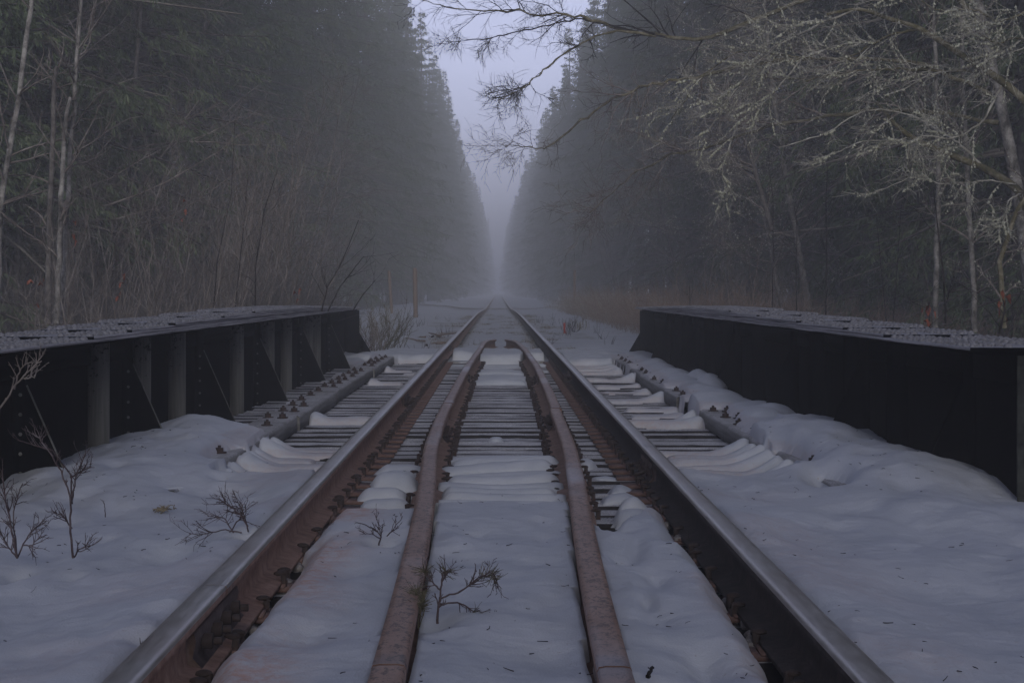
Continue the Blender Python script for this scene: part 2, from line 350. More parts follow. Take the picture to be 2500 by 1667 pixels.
# snow never climbs over the rails; a melted trough runs inside each running rail
g1=gl(Y); g2=gr(Y)
edge=.045*fbm(X*0,Y,.5,4,31)
troughL=(X>-.80)&(X<-.645+edge-.0*Y); troughR=(X<.80)&(X>.655+edge)
near=(Y<22)
thick[(troughL|troughR)&near]=0
k_=np.where(X<0,(X-(-.645+edge)),((.655+edge)-X)); sh=np.sqrt(np.clip(k_/.07,0,1)); inside=(np.abs(X)<.79)&(Y<22)
thick=np.where(inside,thick*np.clip(sh,0,1),thick)
so=np.sqrt(np.clip((np.abs(X)-.79)/.03,0,1)); thick=np.where((np.abs(X)>=.79)&(np.abs(X)<.84)&(Y<22),thick*(.55+.45*so),thick)
for g in (g1,g2): thick=np.where(np.abs(X-g)<.036,0,thick); thick=np.where((np.abs(X-g)<.06),np.minimum(thick,-.03-base),thick)
Z=base+thick
Z=np.where(thick>.004,Z+.002*fbm(X,Y,.03,2,77),base-.012)
far=(Y>22); tr_=far&(np.abs(np.abs(X)-.72)<.10); Z=np.where(tr_&(Z>-.165),-.165,Z)
ok=(thick>.004)
f=(ok[:-1,:-1].astype(int)+ok[1:,:-1]+ok[:-1,1:]+ok[1:,1:])>=1
nx=len(xs); idx=np.arange(X.size).reshape(X.shape)
Q=np.stack([idx[:-1,:-1],idx[:-1,1:],idx[1:,1:],idx[1:,:-1]],-1)[f]
# thickness skirt: rim vertices already fall to the wood
mb=MB(); mb.add(np.stack([X,Y,Z],-1).reshape(-1,3),Q)
snow=mb.build('snow',M['snow'],smooth=True); tag(snow,'wind packed bluish snow over the approach and in ribbons on the bridge deck',None,None,'structure')
def stain(o,R,G,B=None):
    ca=o.data.color_attributes.new('stain','FLOAT_COLOR','POINT')
    A=np.zeros((len(o.data.vertices),4),np.float32); A[:,3]=1; A[:,0]=R.ravel(); A[:,1]=G.ravel(); A[:,2]=0 if B is None else B.ravel(); ca.data.foreach_set('color',A.ravel())
st=1.5*np.exp(-((X+.57)/.11)**2)*(Y<6.8)*ss(-.4,.3,fbm(X,Y,.6,3,61)+.25)+.5*np.exp(-((X-.62)/.06)**2)*(Y<7)*ss(0,.5,fbm(X,Y,.6,3,62)+.2)
st+=.28*np.exp(-((np.abs(X)-.93)/.22)**2)*(Y<21)*ss(-.1,.6,fbm(X,Y,.5,3,63)+.2)
st+=.3*(thick<.05)*(np.abs(X)>.79)*(Y>8.3)*(Y<23)
stain(snow,np.clip(st,0,1),.7*np.exp(-((np.abs(X)-.68)/.09)**2)*(Y>22.5))

mb=MB(); N=900; lx=rng.uniform(-2,2,N); ly=3.1+6.5*rng.random(N)**1.3; li=np.clip(np.searchsorted(xs,lx),0,len(xs)-1); lj=np.clip(np.searchsorted(ys,ly),0,len(ys)-1)
q_=(thick[lj,li]>.05)&(fbm(lx,ly,.8,2,99)>-.15); lx,ly,lz=lx[q_],ly[q_],Z[lj,li][q_]+.002; N=len(lx); D=rng.normal(size=(N,3)); D[:,2]*=.05
tubes(mb,grow(np.stack([lx,ly,lz],-1),D,rng.uniform(.006,.028,N),3,.2,0),taper(rng.uniform(.0008,.0018,N),3,.6),3); tag(mb.build('needle_litter',M['dtwig']),'dark conifer needles and bark specks scattered on the near snow','litter',None,'stuff')
# ------------------------------------------------------------------ wide ground
def build_ground():
    a=[-140,-100,-75,-58,-45,-36,-29,-24,-20,-17,-14.5]
    a+=list(np.arange(-12.5,-5,.5))+list(np.arange(-5,-2.2,.18))+list(np.arange(-2.2,-.85,.08))+list(np.arange(-.85,-.55,.024))+list(np.arange(-.55,0.01,.06))
    x=np.unique(np.round(np.array(a+[-v for v in a]),4))
    y=list(np.arange(-60,-12,3))+list(np.arange(-12,6,.6))+[6,6.5,6.8,6.98,7.0,7.3,8,10,12,15,18,20,21.5,22,22.6,22.62]
    while y[-1]<900: y.append(y[-1]+max(.08,.0042*y[-1]))
    y=np.array(y); X,Y=np.meshgrid(x,y); A=np.abs(X); rz=railz(Y)
    z=-.15+rz+0*X
    z+= .05*ss(.9,2.4,A)*fbm(X,Y,2.2,4,2)+.07*fbm(X,Y,6,3,4)*ss(1.5,5,A)+.012*fbm(X,Y,.5,3,8)
    z+= -rz*ss(2.2,4.0,A)*.9                       # banks stay up where the track dips
    z-= .18*ss(2.8,5,X)                            # boggy brush side lies a bit lower
    z+= .06*ss(1.2,2.2,-X)*ss(60,24,Y)
    z-= .05*ss(.85,.70,A)*ss(.60,.66,A)*(Y>22.6)
    z+= 11*ss(24,60,A)*ss(20,45,Y)
    # fall away beside the near approach, gully under the bridge
    nearm=ss(7.2,6.4,Y); z=z-nearm*(.16*(A<2.0)+ .55*ss(2.6,6,A))
    z=z-2.3*(ss(6.8,7.3,Y)*ss(22.62,22.0,Y))*ss(40,4,A) - .6*ss(2.4,5,A)*ss(34,20,Y)*ss(5,8,Y)
    idx=np.arange(X.size).reshape(X.shape); Q=np.stack([idx[:-1,:-1],idx[:-1,1:],idx[1:,1:],idx[1:,:-1]],-1)
    mb=MB(); mb.add(np.stack([X,Y,z],-1).reshape(-1,3),Q.reshape(-1,4)); o=mb.build('ground',M['snow'],smooth=True)
    tag(o,'snow covered ground either side of the railway line',None,None,'structure')
    d=1.0*np.exp(-((A-.66)/.10)**2)*(Y>22.6)*ss(140,40,Y)*ss(-.5,.2,fbm(X,Y,3,3,90)+.2)
    d+=.75*ss(.15,.5,fbm(X/1.6,Y/3.5,1.0,4,91))*(A<1.9)*ss(26,33,Y)*ss(75,50,Y)
    d+=.9*np.exp(-((A-1.05)/.2)**2)*ss(.0,.5,fbm(X,Y/3,.8,3,92)+.1)*ss(24,30,Y)*ss(110,50,Y)
    d+=.45*ss(2.6,4.5,X)*ss(140,40,Y); d+=1.2*(Y>6.9)*(Y<22.7)*(A<12)+.6*ss(4.5,6,A)*ss(60,30,Y)
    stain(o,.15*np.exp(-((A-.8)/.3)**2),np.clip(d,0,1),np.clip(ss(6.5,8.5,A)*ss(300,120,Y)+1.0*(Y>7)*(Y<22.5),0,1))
    return x,y,z
gx_,gy_,gz_=build_ground()
def gz(x,y):
    i=np.clip(np.searchsorted(gx_,x)-1,0,len(gx_)-2); j=np.clip(np.searchsorted(gy_,y)-1,0,len(gy_)-2)
    return float(gz_[j,i])
mb=MB(); bx=np.linspace(-1.5,1.5,100); by=np.linspace(1.5,7.1,180); BX,BYY=np.meshgrid(bx,by)
bz=-.235+.025*fbm(BX,BYY,.09,3,5); ii=np.arange(BX.size).reshape(BX.shape)
mb.add(np.stack([BX,BYY,bz],-1).reshape(-1,3),np.stack([ii[:-1,:-1],ii[:-1,1:],ii[1:,1:],ii[1:,:-1]],-1).reshape(-1,4))
tag(mb.build('ballast_ground',M['ballast'],smooth=True),'dark rubble ballast under the approach track',None,None,'structure')
# muddy farm crossing far along the line
mb=MB(); cx=np.linspace(-6,7,60); cy=113+2.2*(np.abs(cx)/3.2)**2.2*.8; cz=np.array([gz(a,b) for a,b in zip(cx,cy)])+.03
V=np.concatenate([np.stack([cx,cy-1.6,cz],-1),np.stack([cx,cy+1.6,cz],-1)]); k=np.arange(59)
mb.add(V,np.stack([k,k+1,k+61,k+60],-1)); tag(mb.build('path',M['straw']),'narrow muddy path crossing the far track',None,None,'structure')

# ------------------------------------------------------------------ rails
def rail_profile():
    h=[(-.0335,-.012),(-.030,-.003),(-.018,0),(.018,0),(.030,-.003),(.0335,-.012),(.034,-.030),(.029,-.036),(.0095,-.046),(.008,-.095),(.012,-.132),(.066,-.149),(.069,-.162)]
    R=h; L=[(-x,z) for x,z in h[::-1]]
    prof=[(-.0335,-.012),(-.030,-.003),(-.018,0),(.018,0),(.030,-.003),(.0335,-.012),(.034,-.030),(.029,-.036),(.0095,-.046),(.008,-.095),(.012,-.132),(.066,-.149),(.069,-.162),
          (-.069,-.162),(-.066,-.149),(-.012,-.132),(-.008,-.095),(-.0095,-.046),(-.029,-.036),(-.034,-.030)]
    return np.array(prof)*np.array([[1.13,.88]])
PROF=rail_profile()
def rail_mesh(mb, xf, y0, y1, dz=lambda y:0*y, step=None, sx=1.0):
    y=[y0]
    while y[-1]<y1: y.append(min(y1,y[-1]+(step or max(.15,.02*abs(y[-1])))))
    y=np.array(y); n=len(PROF); x=xf(y)+0*y; z=railz(y)+dz(y)
    V=np.zeros((len(y),n,3)); V[:,:,0]=x[:,None]+PROF[None,:,0]*sx; V[:,:,1]=y[:,None]; V[:,:,2]=z[:,None]+PROF[None,:,1]
    i=np.arange(len(y)-1)[:,None]*n; j=np.arange(n)[None]; j2=(j+1)%n
    Q=np.stack([i+j,i+j2,i+n+j2,i+n+j],-1)
    b=mb.n; top=(np.arange(n)<5)
    mb.add(V,Q[:,top].reshape(-1,4),m=0); mb.Q.append(Q[:,~top].reshape(-1,4)+b); mb.qm.append(np.full((~top).sum()*(len(y)-1),1))
    for e in (0,len(y)-1):      # end caps as quads across
        o=b+e*n
        mb.Q.append(np.array([[o+1,o+2,o+3,o+4],[o+0,o+1,o+4,o+5],[o+0,o+5,o+6,o+19],[o+19,o+6,o+7,o+18],[o+18,o+7,o+8,o+17],[o+17,o+8,o+9,o+16],[o+16,o+9,o+10,o+15],[o+15,o+10,o+11,o+14],[o+14,o+11,o+12,o+13]])); mb.qm.append(np.full(9,1))
def joint(parent,x,y,side,half=.3,ang=0):
    mb=MB(); 
    V=[]; 
    for yy in (-half,half): V+=[(side*.009,yy,-.045),(side*.030,yy,-.042),(side*.034,yy,-.06),(side*.026,yy,-.10),(side*.060,yy,-.137),(side*.012,yy,-.130)]
    Q=[[k,(k+1)%6,6+(k+1)%6,6+k] for k in range(6)]+[[0,1,2,3],[0,3,4,5],[6,7,8,9],[6,9,10,11]]
    mb.add(V,Q); jb=mb.build('joint_bar',M['rust'],parent,loc=(x,y,0)); jb.rotation_euler=(0,0,ang)
    for q in (-.22,-.075,.075,.22):
        if abs(q)>half: continue
        b=MB(); a=np.arange(6)*pi/3; r=.021
        c0=np.stack([0*a+side*.028,r*np.cos(a),-.082+r*np.sin(a)],-1); c1=c0+np.array([side*.026,0,0]); tip=np.stack([0*a+side*.078,.5*r*np.cos(a),-.082+.5*r*np.sin(a)],-1)
        b.add(np.concatenate([c0,c1,tip-np.array([side*.02,0,0]),tip]),[[k,(k+1)%6,6+(k+1)%6,6+k] for k in range(6)]+[[12+k,12+(k+1)%6,18+(k+1)%6,18+k] for k in range(6)]+[[6,7,8,9],[6,9,10,11],[18,19,20,21],[18,21,22,23]])
        b.build('bolt',M['spike'],jb,loc=(0,q,0))
left_rail=empty('rail',(0,0,0)); tag(left_rail,'worn steel running rail on the left, shiny head and rusty web','rail','running rails of the track')
right_rail=empty('rail',(0,0,0)); tag(right_rail,'worn steel running rail on the right, shiny head over a rusty web painted in shade','rail','running rails of the track')
for par,x in ((left_rail,-RX),(right_rail,RX)):
    mb=MB(); rail_mesh(mb,lambda y:x,-6.0,4.55 if x<0 else 8.63); rail_mesh(mb,lambda y:x+.0015,4.553 if x<0 else 8.633,760); mb.build('rail_body',[M['head'],M['lrust'] if x<0 else M['shaderust']],par)
joint(left_rail,-RX,4.45,1,.34); joint(left_rail,-RX,13.6,1,.3); joint(left_rail,-RX,26,1,.3)
joint(right_rail,RX,8.4,-1,.3); joint(right_rail,RX,17.6,-1,.3)
lg=empty('guard_rail'); tag(lg,'rusty inner guard rail left of centre, bending to a point beyond the bridge','guard rail','inner guard rails')
rg=empty('guard_rail'); tag(rg,'rusty inner guard rail right of centre, with a stepped joint mid bridge','guard rail','inner guard rails')
def smooth_x(f_): 
    def g(y): return (f_(y-.5)+f_(y)+f_(y+.5)+f_(y-.25)+f_(y+.25))/5 if True else f_(y)
    return g
gdz=lambda y: -.004-.022*ss(27.5,29,y)
for par,fn,cuts in ((lg,gl,(1.2,3.62,12.1,29.0)),(rg,gr,(1.2,3.60,11.55,29.0))):
    mb=MB()
    for i_,(a,b) in enumerate(zip(cuts[:-1],cuts[1:])):
        off=(0,.0,.008)[i_] if fn is gr else (0,.0,.004)[i_]
        rail_mesh(mb,lambda y,o=off:smooth_x(fn)(y)+o,a+.004,b,lambda y,q=i_:gdz(y)-(.006 if q==0 else 0)-(.004 if (q==1) else 0),.12,.97)
    mb.build('rail_body',[M['ghead'],M['guard']],par)
joint(lg,gl(10.55)+.0,10.55,1,.28); joint(lg,gl(17.2),17.2,1,.28,.01); joint(rg,gr(11.5),11.5,-1,.3); joint(rg,gr(16.9),16.9,-1,.25,.0); joint(lg,gl(3.62),3.62,1,.2); joint(rg,gr(3.6),3.6,-1,.2)

# ------------------------------------------------------------------ ties with plates and spikes
def tie_mesh(seed,W=.114,L=1.98,H=.2):
    r=np.random.default_rng(seed); nx,ny=90,17
    x=np.linspace(-L,L,nx); y=np.linspace(-W,W,ny); X,Y=np.meshgrid(x,y); 
    Z=.006*fbm(X*.4,Y*9,.3,4,seed)+.003*fbm(X,Y,.1,3,seed+3)
    e=np.abs(Y)/W; Z-= .012*np.clip((e-.86)/.14,0,1)**2*(1+.9*fbm(X,Y*0,.12,3,seed+5))
    for q in range(r.integers(2,5)):
        yc=r.uniform(-.7,.7)*W; xa=r.uniform(-L,L*.6); xb=xa+r.uniform(.5,2.6); wv=yc+.006*np.sin(X*3+q)+.012*vn(X*2.0,X*0,seed+q)
        dd=np.abs(Y-wv); Z-= .022*np.exp(-(dd/.006)**2)*ss(xa,xa+.2,X)*ss(xb,xb-.2,X)
    Ye=Y+.004*fbm(X,Y*0,.15,3,seed+9)*(e>.9)
    mb=MB(); ii=np.arange(X.size).reshape(X.shape); qq=np.stack([ii[:-1,:-1],ii[:-1,1:],ii[1:,1:],ii[1:,:-1]],-1); mb.add(np.stack([X,Ye,Z],-1).reshape(-1,3),qq[1:-1].reshape(-1,4)); mb.Q.append(qq[[0,-1]].reshape(-1,4)); mb.qm.append(np.full(2*(nx-1),1))  # outer top rows take the dark side colour, widening the painted gap shade
    for row,sg in ((0,1),(ny-1,-1)):
        tp=np.stack([X[row],Ye[row],Z[row]],-1); bt=tp.copy(); bt[:,2]=-H; k=np.arange(nx-1)
        q=np.stack([k,k+nx,k+nx+1,k+1],-1); q=q if sg>0 else q[:,::-1]; mb.add(np.concatenate([tp,bt]),q,m=1)
    for c,sg in ((0,1),(nx-1,-1)):
        tp=np.stack([X[:,c],Ye[:,c],Z[:,c]],-1); bt=tp.copy(); bt[:,2]=-H; k=np.arange(ny-1)
        mb.add(np.concatenate([tp,bt]),np.stack([k,k+1,k+ny+1,k+ny],-1))
    return mb.mesh('crosstie')
tie_meshes=[tie_mesh(100+i) for i in range(7)]
for m_ in tie_meshes: m_.materials.append(M['tie']); m_.materials.append(M['tside'])
def plate_mesh():
    mb=MB(); mb.box(-.165,.165,-.085,.085,0,.012); mb.box(-.088,-.070,-.085,.085,.0125,.020); mb.box(.070,.088,-.085,.085,.0125,.020); me=mb.mesh('tie_plate'); me.materials.append(M['plate']); return me
def spike_mesh():
    mb=MB(); mb.box(-.009,.009,-.009,.009,-.03,.030)
    # domed hooked head, lip towards -x
    a=np.arange(10)*2*pi/10; rings=[(.6,.024),(1.0,.028),(.9,.034),(.45,.038)]
    V=[]; 
    for s_,z in rings: V+=[(-.009+s_*.022*math.cos(t),s_*.015*math.sin(t),z) for t in a]
    Q=[[r*10+k,r*10+(k+1)%10,(r+1)*10+(k+1)%10,(r+1)*10+k] for r in range(3) for k in range(10)]+[[30,31,32,33],[30,33,34,35],[30,35,36,37],[30,37,38,39],[0,3,2,1],[0,5,4,3],[0,7,6,5],[0,9,8,7]]
    mb.add(V,Q); me=mb.mesh('spike'); me.materials.append(M['spike']); return me
plate_me=plate_mesh(); spike_me=spike_mesh()
def put_spike(par,x,y,side,dz=.014,full=True):
    # side: direction of the lip (towards the rail)
    o=link_mesh('spike',spike_me,par,(x,y,dz+rng.uniform(-.002,.014)),(rng.uniform(-.09,.09),rng.uniform(-.1,.1),(0 if side<0 else pi)+rng.uniform(-.25,.25)),(1,1,1))
def make_tie(y,me,label,group,guard=True,short=False):
    root=empty('crosstie',(0,y,TIE),0); tag(root,label,'railway tie',group)
    link_mesh('tie_beam',me,root,(rng.uniform(-.02,.02),0,rng.uniform(-.010,.003)),(0,0,rng.uniform(-.006,.006)))
    for s_ in (-1,1):
        link_mesh('tie_plate',plate_me,root,(s_*RX,rng.uniform(-.01,.01),.0015),(0,0,rng.uniform(-.03,.03)))
        put_spike(root,s_*(RX-.083),.045,-1 if s_<0 else 1)
        if rng.random()<.55 or y>10: put_spike(root,s_*(RX-.083),-.045,-1 if s_<0 else 1)
        put_spike(root,s_*(RX+.083),.0,1 if s_<0 else -1)
    if guard:
        for g,sg in ((gl(y),-1),(gr(y),1)):
            put_spike(root,g-.088,-.03,1,.0); put_spike(root,g+.088,.02,-1,.0)
            if rng.random()<.6: put_spike(root,g-sg*.105,.05,1 if sg>0 else -1,.0)
for i,y in enumerate(ties_y):
    make_tie(y+rng.uniform(-.016,.016),tie_meshes[i%7] if i%5 else tie_meshes[(i//5)%7],'cracked grey wooden crosstie dusted with frost on the open bridge deck','crossties of the bridge deck')
for i in range(7):
    make_tie(3.45+i*.5,tie_meshes[i%7],'old wooden crosstie mostly buried in snow on the near approach','crossties under the near snow')

# bridge bearers under the ties (floor), visible only through gaps
# ------------------------------------------------------------------ curb timbers with bolts
def bolt_mesh():
    mb=MB(); a=np.arange(12)*2*pi/12
    def ring(r,z,n=12): 
        b=np.arange(n)*2*pi/n; return np.stack([r*np.cos(b),r*np.sin(b),0*b+z],-1)
    V=np.concatenate([ring(.037,0),ring(.037,.006),ring(.012,.0061)]); Q=[[k,(k+1)%12,12+(k+1)%12,12+k] for k in range(12)]+[[12+k,12+(k+1)%12,24+(k+1)%12,24+k] for k in range(12)]
    mb.add(V,Q)
    V=np.concatenate([ring(.022,.005,6),ring(.022,.027,6),ring(.009,.0271,6),ring(.009,.040,6)]); Q=[[r*6+k,r*6+(k+1)%6,(r+1)*6+(k+1)%6,(r+1)*6+k] for r in range(3) for k in range(6)]+[[18,19,20,21],[18,21,22,23]]
    mb.add(V,Q); me=mb.mesh('bolt'); me.materials.append(M['spike']); return me
bolt_me=bolt_mesh()
def timber(x0,x1,y0,y1,label,group,bolts=True,dx=0,seed=0):
    root=empty('curb_timber',((x0+x1)/2+dx,(y0+y1)/2,TIE)); tag(root,label,'timber',group)
    hw=(x1-x0)/2; L=(y1-y0)/2; n=max(8,int((y1-y0)/.04)); y=np.linspace(-L,L,n); h=TT-TIE
    P=[(-hw,.004),(-hw,h-.015),(-hw+.012,h),(hw-.012,h),(hw,h-.015),(hw,.004)]
    V=np.zeros((n,6,3))
    for j,(px,pz) in enumerate(P):
        nz=fbm(y*0+j*3.3+seed,y,.12,4,seed+j)*.008+fbm(y*0+j,y,.9,2,seed+j+40)*.006
        V[:,j,0]=px+(nz if j in(1,2,3,4) else 0); V[:,j,1]=y; V[:,j,2]=pz+(nz*.8 if j in (2,3) else 0)
    i=np.arange(n-1)[:,None]*6; j=np.arange(6)[None]; j2=(j+1)%6; Q=np.stack([i+j,i+j2,i+6+j2,i+6+j],-1).reshape(-1,4)
    mb=MB(); o=(n-1)*6; mb.add(V,np.concatenate([Q,[[0,1,2,3],[0,3,4,5],[o,o+3,o+2,o+1],[o,o+5,o+4,o+3]]])); mb.build('beam',M['timber'],root)
    if bolts:
        for k,ty in enumerate(ties_y):
            if k%2==0 and y0+.1<ty<y1-.1:
                cy=(y0+y1)/2
                for q,(bx_,by_) in enumerate(((-.045,.035),(.04,-.035))):
                    if rng.random()<.93: link_mesh('bolt',bolt_me,root,(bx_+rng.uniform(-.012,.012),ty-cy+by_,h-.001+rng.uniform(0,.004)),(rng.uniform(-.05,.05),rng.uniform(-.05,.05),rng.uniform(0,1)))
lt=[(7.2,11.55,'nearest curb timber left of the track, its end poking out of the snow'),(11.56,14.2,'frosted curb timber left of the track, second from the near snow'),(14.22,18.6,'frosted curb timber left of the track, third from the near snow'),(18.62,22.2,'farthest curb timber left of the track, ending square before the snow')]
for i,(a,b,l) in enumerate(lt): timber(*TL,a,b,l,'bolted curb timbers along the left side',True,(0,.012,-.004,.006)[i],i*7)
rt=[(7.15,9.0,'nearest curb timber right of the track, almost buried in snow'),(9.01,12.1,'bare topped curb timber right of the track behind the near snow bank'),(12.12,13.6,'short curb timber right of the track under a big snow clump'),(13.61,17.2,'snow patched curb timber right of the track, middle of the bridge'),(17.22,22.2,'farthest curb timber right of the track, snow capped')]
for i,(a,b,l) in enumerate(rt): timber(*TR,a,b,l,'bolted curb timbers along the right side',True,(.02,0,.03,-.01,.015)[i],50+i*7)

# ------------------------------------------------------------------ plate girders
def girder(s,label,knees,stiffs,cov,y0,y1):
    root=empty('plate_girder',(s*2.1,(y0+y1)/2,-1.1)); tag(root,label,'bridge girder','steel girders of the bridge'); off=np.array([s*2.1,(y0+y1)/2,-1.1])
    def bld(mb,name,mats,parent=root,smooth=False):
        mb.V=[v-off for v in mb.V]; return mb.build(name,mats,parent,smooth)
    def bx(mb,xa,xb,*r,m=0): a,b=sorted((s*xa,s*xb)); mb.box(a,b,*r,m=m)
    web=MB(); bx(web,2.10,2.114,y0,y1-.35,-1.05,.52); bld(web,'web',M['black'])
    # flange angles under the plates
    fa=MB(); bx(fa,1.93,2.099,y0,y1-.3,.522,.538); bx(fa,2.084,2.0995,y0,y1-.3,.40,.5215); bx(fa,2.115,2.28,y0,y1-.3,.522,.538); bld(fa,'top_flange_angle',M['black'])
    fb=MB(); bx(fb,1.88,2.32,y0,y1-.3,-1.10,-1.052); bld(fb,'bottom_flange',M['black'])
    T=.0135; Zb=.541
    plates=[(y0-.1,y1)]+cov
    for i,(a,b) in enumerate(plates):
        n=int((b-a)/.07); y=np.linspace(a,b,n); w=.245-.004*((i*7)%3)
        xa=2.1-w+.006*fbm(y*0+i,y,.5,4,i+s*5+20); xb=2.1+w+0*y; z0=Zb+i*T+.0015; z1=Zb+(i+1)*T
        sag=.004*fbm(y*0+i*2.,y,.35,4,70+i)
        V=np.zeros((n,4,3)); V[:,0]=np.stack([s*xa,y,z0+sag],-1); V[:,1]=np.stack([s*xa,y,z1+sag*.6],-1); V[:,2]=np.stack([s*xb,y,0*y+z1],-1); V[:,3]=np.stack([s*xb,y,0*y+z0],-1)
        k=np.arange(n-1)[:,None]*4; j=np.arange(4)[None]; Q=np.stack([k+j,k+(j+1)%4,k+4+(j+1)%4,k+4+j],-1).reshape(-1,4); e=(n-1)*4
        mb=MB(); mb.add(V,Q,m=0); mb.add(V[[0,-1]].reshape(-1,3),[[0,3,2,1],[4,5,6,7]],m=1)
        # rivets standing on the part of this plate no higher plate covers
        ya=np.arange(a+.06,b-.05,.105); nxt=plates[i+1] if i+1<len(plates) else None
        for r,(xr,ph) in enumerate(((1.888,0),(1.955,.5),(2.02,0),(2.18,.5),(2.245,0),(2.312,.5))):
            yr=ya+ph*.105
            if nxt: yr=yr[(yr<nxt[0]-.04)|(yr>nxt[1]+.04)]
            else: yr=yr[yr<b]
            if r in (1,4) : yr=yr[::1]
            rr=.0205; al=np.arange(8)*2*pi/8; VV=[]; 
            rings=[(1,0),(.85,.55),(.45,.86)]
            loc=np.concatenate([np.stack([rr*q*np.cos(al),rr*q*np.sin(al),0*al+rr*zz*.95],-1) for q,zz in rings]+[[[0,0,rr*.95]]])
            if len(yr)==0: continue
            c=np.stack([s*(xr+0*yr)+rng.uniform(-.003,.003,len(yr)),yr+rng.uniform(-.006,.006,len(yr)),0*yr+z1-.002],-1)
            VV=(c[:,None]+loc[None]).reshape(-1,3); q0=[[g*8+k,g*8+(k+1)%8,(g+1)*8+(k+1)%8,(g+1)*8+k] for g in range(2) for k in range(8)]; t0=[[16+k,16+(k+1)%8,24] for k in range(8)]
            o=(np.arange(len(yr))*25)[:,None,None]
            mb.add(VV,(o+np.array(q0)[None]).reshape(-1,4),(o+np.array(t0)[None]).reshape(-1,3),m=2)
        ob=bld(mb,'cover_plate',[M['flange'],M['black'],M['rivet']],root)
    for y in stiffs:
        st=MB(); bx(st,1.99,2.099,y,y+.013,-1.04,.52); bx(st,2.086,2.0985,y+.0135,y+.10,-1.04,.39); bld(st,'stiffener',M['stiff'] if s<0 else M['black'])  # right stiffeners coloured black, shade of the unlit face painted in
    for y in knees:
        kb=MB(); z0=-.183; pts=[(2.099,.515),(2.04,.515),(2.04,.37),(1.795,z0),(1.795,z0-.35),(2.099,z0-.35)]
        V=[(s*x,y+d,z) for d in (0,.012) for x,z in pts]; kb.add(V,[[0,1,2,5],[2,3,4,5],[6,11,8,7],[8,11,10,9]]+[[k,k+6,(k+1)%6+6,(k+1)%6] for k in (0,1,3,4,5)])
        eb=MB(); a=np.array([2.0395,.37]); b=np.array([1.7945,z0]); q=[(s*a[0],y-.001,a[1]),(s*b[0],y-.001,b[1]),(s*b[0],y+.013,b[1]),(s*a[0],y+.013,a[1]),(s*(a[0]-.004),y-.001,a[1]+.002),(s*(b[0]-.004),y-.001,b[1]+.002),(s*(b[0]-.004),y+.013,b[1]+.002),(s*(a[0]-.004),y+.013,a[1]+.002)]
        eb.add(q,[[0,1,5,4],[2,3,7,6],[4,5,6,7],[0,3,2,1]])
        for k in range(8):
            zz=.33-k*.085+.0; 
            V=[(s*(2.062-.012*k*0)+.009*math.cos(t),y-.006,zz+.009*math.sin(t)) for t in np.arange(6)*pi/3]+[(s*2.062,y-.010,zz)]; kb.add(V,None,[[j,(j+1)%6,6] for j in range(6)],m=1)
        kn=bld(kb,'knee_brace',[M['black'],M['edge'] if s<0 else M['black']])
        bld(eb,'edge_strip',M['edge'] if s<0 else M['black'],kn)  # right knee edges black too, as painted shade
    # end bearing plate
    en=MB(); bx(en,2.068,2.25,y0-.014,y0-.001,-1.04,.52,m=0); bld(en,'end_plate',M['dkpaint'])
    en=MB(); bx(en,1.90,2.30,y1-.35,y1-.335,-1.04,.52); bld(en,'end_plate',M['black'])
    ek=MB(); y=y1-.36; V=[(s*x,y+d,z) for d in (0,.012) for x,z in [(1.899,.22),(1.74,-.05),(1.74,-.4),(1.899,-.4)]]; ek.add(V,[[0,1,2,3],[4,7,6,5],[0,4,5,1],[1,5,6,2],[2,6,7,3],[0,3,7,4]]); bld(ek,'end_gusset',M['black'])
    return root
M['rivet']=mk_plain('frosted_rivet_heads',(.06,.06,.066),(.20,.20,.22),60,.8,.3)
girder(-1,'long black riveted steel girder on the left with grey stiffeners','7.43 9.6 11.9 14.75 18.0 21.0'.split() and [7.43,9.6,11.9,14.75,18.0,21.0],[8.8,9.85,10.95,13.46,15.3,16.6,18.5,19.3],[(7.9,22.3),(8.75,21.2),(9.9,19.9),(11.7,18.6),(13.2,17.4)],6.3,23.9)
girder(1,'long black riveted steel girder on the right, its inner face unlit',[7.55,9.7,12.0,14.8,17.9,20.9],[8.8,9.9,11,13.5,15.3,16.6,18.5,19.4],[(8.3,22.0),(9.3,21.0),(10.7,19.9),(12.4,18.5),(13.9,17.2)],6.86,23.4)

